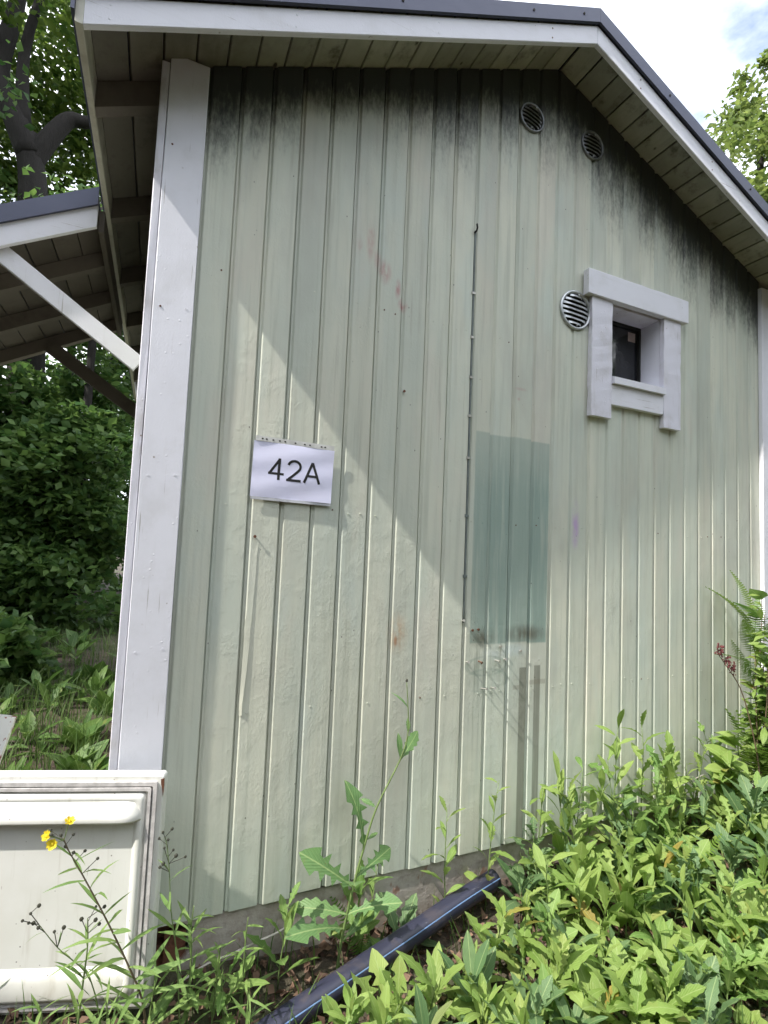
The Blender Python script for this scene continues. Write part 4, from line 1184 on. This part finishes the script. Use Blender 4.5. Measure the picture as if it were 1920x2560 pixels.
hawkweed('thin shoot with few leaves right of the foundation stones', [(0.17, -0.17, gz(.17, -.17) - .01), (0.17, -.17, -.02), (.175, -.17, .08)], 12, 0, 0, 25, .12)
hawkweed('leafy shoot at the very bottom left corner', [(-0.38, -0.26, gz(-.38, -.26) - .01), (-0.38, -.26, .0), (-.39, -.26, .05)], 16, 0, 0, 17, .11)

# ------------------------------------------------------------------ shaded weeds behind the corner
GS = 'low weeds in the shade beyond the shed corner'
rs = random.Random(77); k = 0
while k < 130:
    y = 1.0 + 6.5 * rs.random() ** 1.4; x = -0.42 - rs.random() * (0.5 + 0.30 * (y + 1.5))
    k += 1
    kd = rs.choice(['lance', 'broad', 'lance', 'tooth'])
    lab = '%s weed in the shade %s, %s' % ({'lance': 'narrow-leaved', 'broad': 'broad-leaved', 'tooth': 'saw-toothed'}[kd], 'just past the fridge door' if y < 2.4 else 'midway to the wood' if y < 4.5 else 'at the edge of the wood', 'near the corner board' if x > -0.45 - .14 * (y + 1.5) else 'toward the left edge')
    rosette('shade_weed', x, y, rs.randint(6, 9), LH[kd], rs.uniform(.14, .30), lab, lab, 'weed', seed=2000 + k, el=(25, 80))

# ------------------------------------------------------------------ litter and grass (stuff)
def cards(n, pts, size, nrm_up, mat, name, aspect=.55, fold=.2, parent=None):
    """n small folded leaf faces (two triangles sharing a midrib)"""
    P = pts; d = rng.normal(size=(n, 3)); d[:, 2] *= .5; d /= np.linalg.norm(d, axis=1)[:, None]
    u = rng.normal(size=(n, 3)); u[:, 2] = np.abs(u[:, 2]) + nrm_up; u /= np.linalg.norm(u, axis=1)[:, None]
    s = np.cross(d, u); s /= np.linalg.norm(s, axis=1)[:, None] + 1e-9; u = np.cross(s, d)
    L_ = (size[0] + (size[1] - size[0]) * rng.random(n))[:, None]; W_ = L_ * aspect * (.7 + .6 * rng.random(n))[:, None]
    a = P; t = P + d * L_; m1 = P + d * L_ * .45 + s * W_ * .5 + u * W_ * fold; m2 = P + d * L_ * .45 - s * W_ * .5 + u * W_ * fold
    V = np.stack([a, m1, t, m2], 1).reshape(-1, 3); b = np.arange(n) * 4
    F = np.concatenate([np.stack([b, b + 1, b + 2], 1), np.stack([b, b + 2, b + 3], 1)])
    return npmesh(name, V, F, mat, parent)
n = 9500
lx = rng.uniform(-1.0, 3.6, n); ly = rng.uniform(-1.5, 0.0, n)
tag(cards(n, np.stack([lx, ly, ground_z(lx, ly) + rng.uniform(.002, .02, n)], 1), (.02, .05), .8, LITTER, 'leaf_litter', .6, .3), 'brown dead leaves littering the soil', 'leaf litter', kind='stuff')
def blades(n, x, y, h, name, label):
    z = ground_z(x, y) - .005; a = rng.uniform(0, 6.283, n); hh = h[0] + (h[1] - h[0]) * rng.random(n)
    ln = hh * rng.uniform(.2, .8, n); w = rng.uniform(.0015, .0035, n)
    dx, dy = np.cos(a), np.sin(a); P = np.stack([x, y, z], 1); s = np.stack([-dy, dx, 0 * a], 1) * w[:, None]
    m1 = P + np.stack([dx * ln * .3, dy * ln * .3, hh * .6], 1); tp = P + np.stack([dx * ln, dy * ln, hh], 1)
    V = np.stack([P - s, P + s, m1 + s * .8, m1 - s * .8, tp], 1).reshape(-1, 3); b = np.arange(n) * 5
    F = np.concatenate([np.stack([b, b + 1, b + 2], 1), np.stack([b, b + 2, b + 3], 1), np.stack([b + 3, b + 2, b + 4], 1)])
    tag(npmesh(name, V, F, GRASS), label, 'grass', kind='stuff')
n = 1500; gx_ = rng.uniform(-.7, 3.3, n)
blades(n, gx_, rng.uniform(-1.2, -.03, n), (.05, .16), 'grass', 'thin grass blades among the weeds before the wall')
n = 9000; gy_ = 1.0 + 10 * rng.random(n) ** 1.4
blades(n, -.4 - rng.random(n) * (0.6 + .36 * (gy_ + 1.5)), gy_, (.08, .28), 'grass', 'shaded grass on the ground beyond the shed corner')

# ------------------------------------------------------------------ trees
def crown_points(spec):
    """spec rows: x y z rx ry rz count; leaves gather in clumps through each ellipsoid"""
    out = []
    for x, y, z, rx, ry, rz, n in spec:
        nc = max(6, int(n) // 110)
        c = rng.normal(size=(nc, 3)); c /= np.linalg.norm(c, axis=1)[:, None]; c *= (rng.random(nc) ** .45)[:, None]
        idx = rng.integers(0, nc, int(n)); sp = rng.uniform(.10, .24, nc)[idx]
        p = c[idx] + np.clip(rng.normal(size=(int(n), 3)), -1.5, 1.5) * sp[:, None] * np.array([1, 1, .7])
        out.append(p * np.array([rx, ry, rz]) + np.array([x, y, z]))
    return np.concatenate(out)

def tree(name, label, base, limbs, crown, leafmat, lsize, cat='tree', group=None):
    e = empty(name, label, cat, base, group)
    B = np.array(base)
    m = MB()
    for P, r0, r1 in limbs:
        q = smoothpath([Vector(p) - Vector(base) for p in P], 4); k = len(q) - 1
        m.tube(q, [r0 + (r1 - r0) * i / k for i in range(k + 1)], 9)
    m.build('trunk', BARK, e, smooth=True)
    P = crown_points(crown) - B
    o = cards(len(P), P, lsize, .4, leafmat, 'crown', .62, .18, e); o['kind'] = 'stuff'
    return e
Z0 = gz(-2.6, 9)
tree('oak_tree', 'old dark-trunked tree with forking limbs above the canopy at the upper left', (-2.45, 9.0, Z0),
     [([(-2.45, 9, Z0 - .2), (-2.5, 9, 3), (-2.6, 9, 6), (-2.68, 9, 7.6), (-2.85, 9, 8.6)], .34, .20),
      ([(-2.75, 9, 8.2), (-3.1, 9, 9.0), (-3.35, 9, 9.7), (-3.2, 9.1, 11.2), (-3.3, 9.2, 13)], .24, .09),
      ([(-2.75, 9, 8.1), (-2.45, 9, 8.75), (-2.2, 9, 9.15), (-1.9, 9, 9.22), (-1.4, 8.9, 9.5), (-.5, 8.8, 10.4)], .19, .05),
      ([(-3.3, 9, 9.4), (-4.3, 9, 10.2), (-5.6, 9, 11)], .15, .05), ([(-2.9, 9, 8.7), (-2.95, 8.8, 10), (-2.6, 8.5, 11.5)], .13, .05)],
     [(-3.6, 10.6, 11.2, 3.6, 1.3, 2.6, 7000), (-1.2, 10.6, 10.6, 2.2, 1.2, 1.6, 3400), (-2.2, 10.8, 8.4, 2.0, 1.2, 1.5, 3000), (-5.0, 10.4, 8.4, 2.4, 1.6, 2.4, 5200), (-3.0, 8.6, 13.8, 3.6, 2.4, 1.6, 5200), (-3.0, 8.4, 10.9, 2.6, .7, .9, 900), (-5.9, 8.6, 11.9, 1.5, 1.6, 2.2, 5200), (-7.2, 8.4, 13.6, 1.8, 1.6, 1.8, 4200)],  # last two clumps added on the sun side to shade the trunk
     LEAF_OAK, (.12, .22))
tree('tree', 'light green tree crown beyond the roof at the upper right', (19.5, 9.0, .1),
     [([(19.5, 9, -.2), (19.3, 9, 6), (19.2, 9, 12), (19.1, 9, 17)], .35, .08), ([(19.3, 9, 9), (18, 9, 12), (17.3, 9, 14)], .14, .04)],
     [(19.4, 9, 15.2, 2.7, 2.4, 3.1, 7500), (18.2, 9, 13.0, 1.9, 2.2, 1.8, 4000), (19.3, 9, 18.2, 1.4, 1.4, 1.6, 1800), (21, 9.2, 11, 3, 2.5, 3, 4000)],
     LEAF_RT, (.16, .30))
# separate trunks standing in the wood
tr = random.Random(9)
for k, (x, y, r) in enumerate(((-1.35, 7.6, .09), (-2.05, 10.5, .13), (-3.3, 8.4, .10), (-1.6, 12.5, .14), (-4.4, 11.5, .16))):
    zz = gz(x, y); lean = tr.uniform(-.03, .03)
    tree('forest_tree', ('thin tree nearest the shed corner in the dark wood', 'tree with mid-thick trunk in the dark wood', 'slim tree at the left edge of the dark wood', 'far trunk deep in the wood beside the shed corner', 'thick far trunk at the left of the wood')[k], (x, y, zz),
         [([(x, y, zz - .1), (x + lean * 3, y, 3), (x + lean * 7, y, 7)], r, r * .5)], [(x + lean * 5, y, 5.6, 1.6, 1.4, 1.6, 1800), (x, y + .2, 3.0, 1.1, 1.0, 1.0, 900)], LEAF_TREE, (.10, .18), 'tree', 'trees standing in the dark wood')
spec = []
fr = random.Random(4)
for k in range(26):                                       # understorey that the camera sees past the corner
    y = 6.8 + 7.5 * fr.random(); x = -0.8 - fr.random() * (0.40 * (y + 2))
    spec.append((x, y, fr.uniform(.5, 3.0), fr.uniform(.8, 1.4), fr.uniform(.7, 1.2), fr.uniform(.8, 1.3), 1700))
for x, y, z in ((-2.3, 7.4, 1.0), (-2.4, 7.6, 2.6), (-2.9, 7.3, 3.8), (-1.6, 7.2, 2.2), (-1.3, 8.2, 3.6), (-3.4, 7.8, 2.0), (-1.1, 7.0, .8)):
    spec.append((x, y, z, 1.1, .7, 1.1, 2200))
for k in range(34):                                       # low undergrowth down to the ground
    y = 3.6 + 5.0 * fr.random(); x = -0.55 - .12 * (y + 1) - fr.random() * (0.34 * (y + 2))
    spec.append((x, y, fr.uniform(.05, .30), fr.uniform(.35, .7), fr.uniform(.35, .6), fr.uniform(.18, .34), 420))
for k in range(18):                                       # high canopy behind
    y = fr.uniform(9.5, 17); x = fr.uniform(-10, 2)
    spec.append((x, y, fr.uniform(3.0, 7.2), fr.uniform(1.6, 2.6), fr.uniform(1.5, 2.2), fr.uniform(1.2, 2.0), 2100))
for k in range(26):                                       # canopy to the left that shades the ground beyond the corner
    x = fr.uniform(-12, -4.0); y = fr.uniform(2.6, 10)
    spec.append((x, y, fr.uniform(4.0, 8.5), fr.uniform(1.4, 2.2), fr.uniform(1.0, 1.6), fr.uniform(1.0, 1.6), 1300))
for k in range(12):  # further clumps out of view, added to extend that shade
    spec.append((fr.uniform(-9.5, -6.2), fr.uniform(1.0, 3.2), fr.uniform(5.0, 8.6), 1.2, .6, 1.1, 1300))
P = crown_points(spec)
tag(cards(len(P), P, (.10, .19), .4, LEAF_TREE, 'woodland', .62, .18), 'dark green woodland beyond the shed', 'woodland', kind='stuff')
spec = []                                                 # the same wood closes the clearing all round
for ring_r, zlo, zhi, n in ((9.0, .8, 4.6, 46), (11.5, 2.5, 7.6, 56), (14.5, 4.0, 10.5, 56)):
    for k in range(n):
        a = R(172 + 228 * (k + fr.random()) / n); rr = ring_r + fr.uniform(-.8, .8)
        spec.append((1 + rr * math.cos(a), -1 + rr * math.sin(a), fr.uniform(zlo, zhi), fr.uniform(1.5, 2.2), fr.uniform(1.5, 2.2), fr.uniform(1.3, 1.8), 620))
for k in range(9):  # unseen leaf clumps at the left, added to shade the fridge door
    spec.append((fr.uniform(-7.3, -6.0), fr.uniform(-1.7, .3), fr.uniform(3.6, 6.1), .8, .7, .75, 500))
P = crown_points(spec)
tag(cards(len(P), P, (.34, .56), .4, LEAF_TREE, 'woodland', .62, .18), 'woodland closing the clearing in front of the shed', 'woodland', kind='stuff')
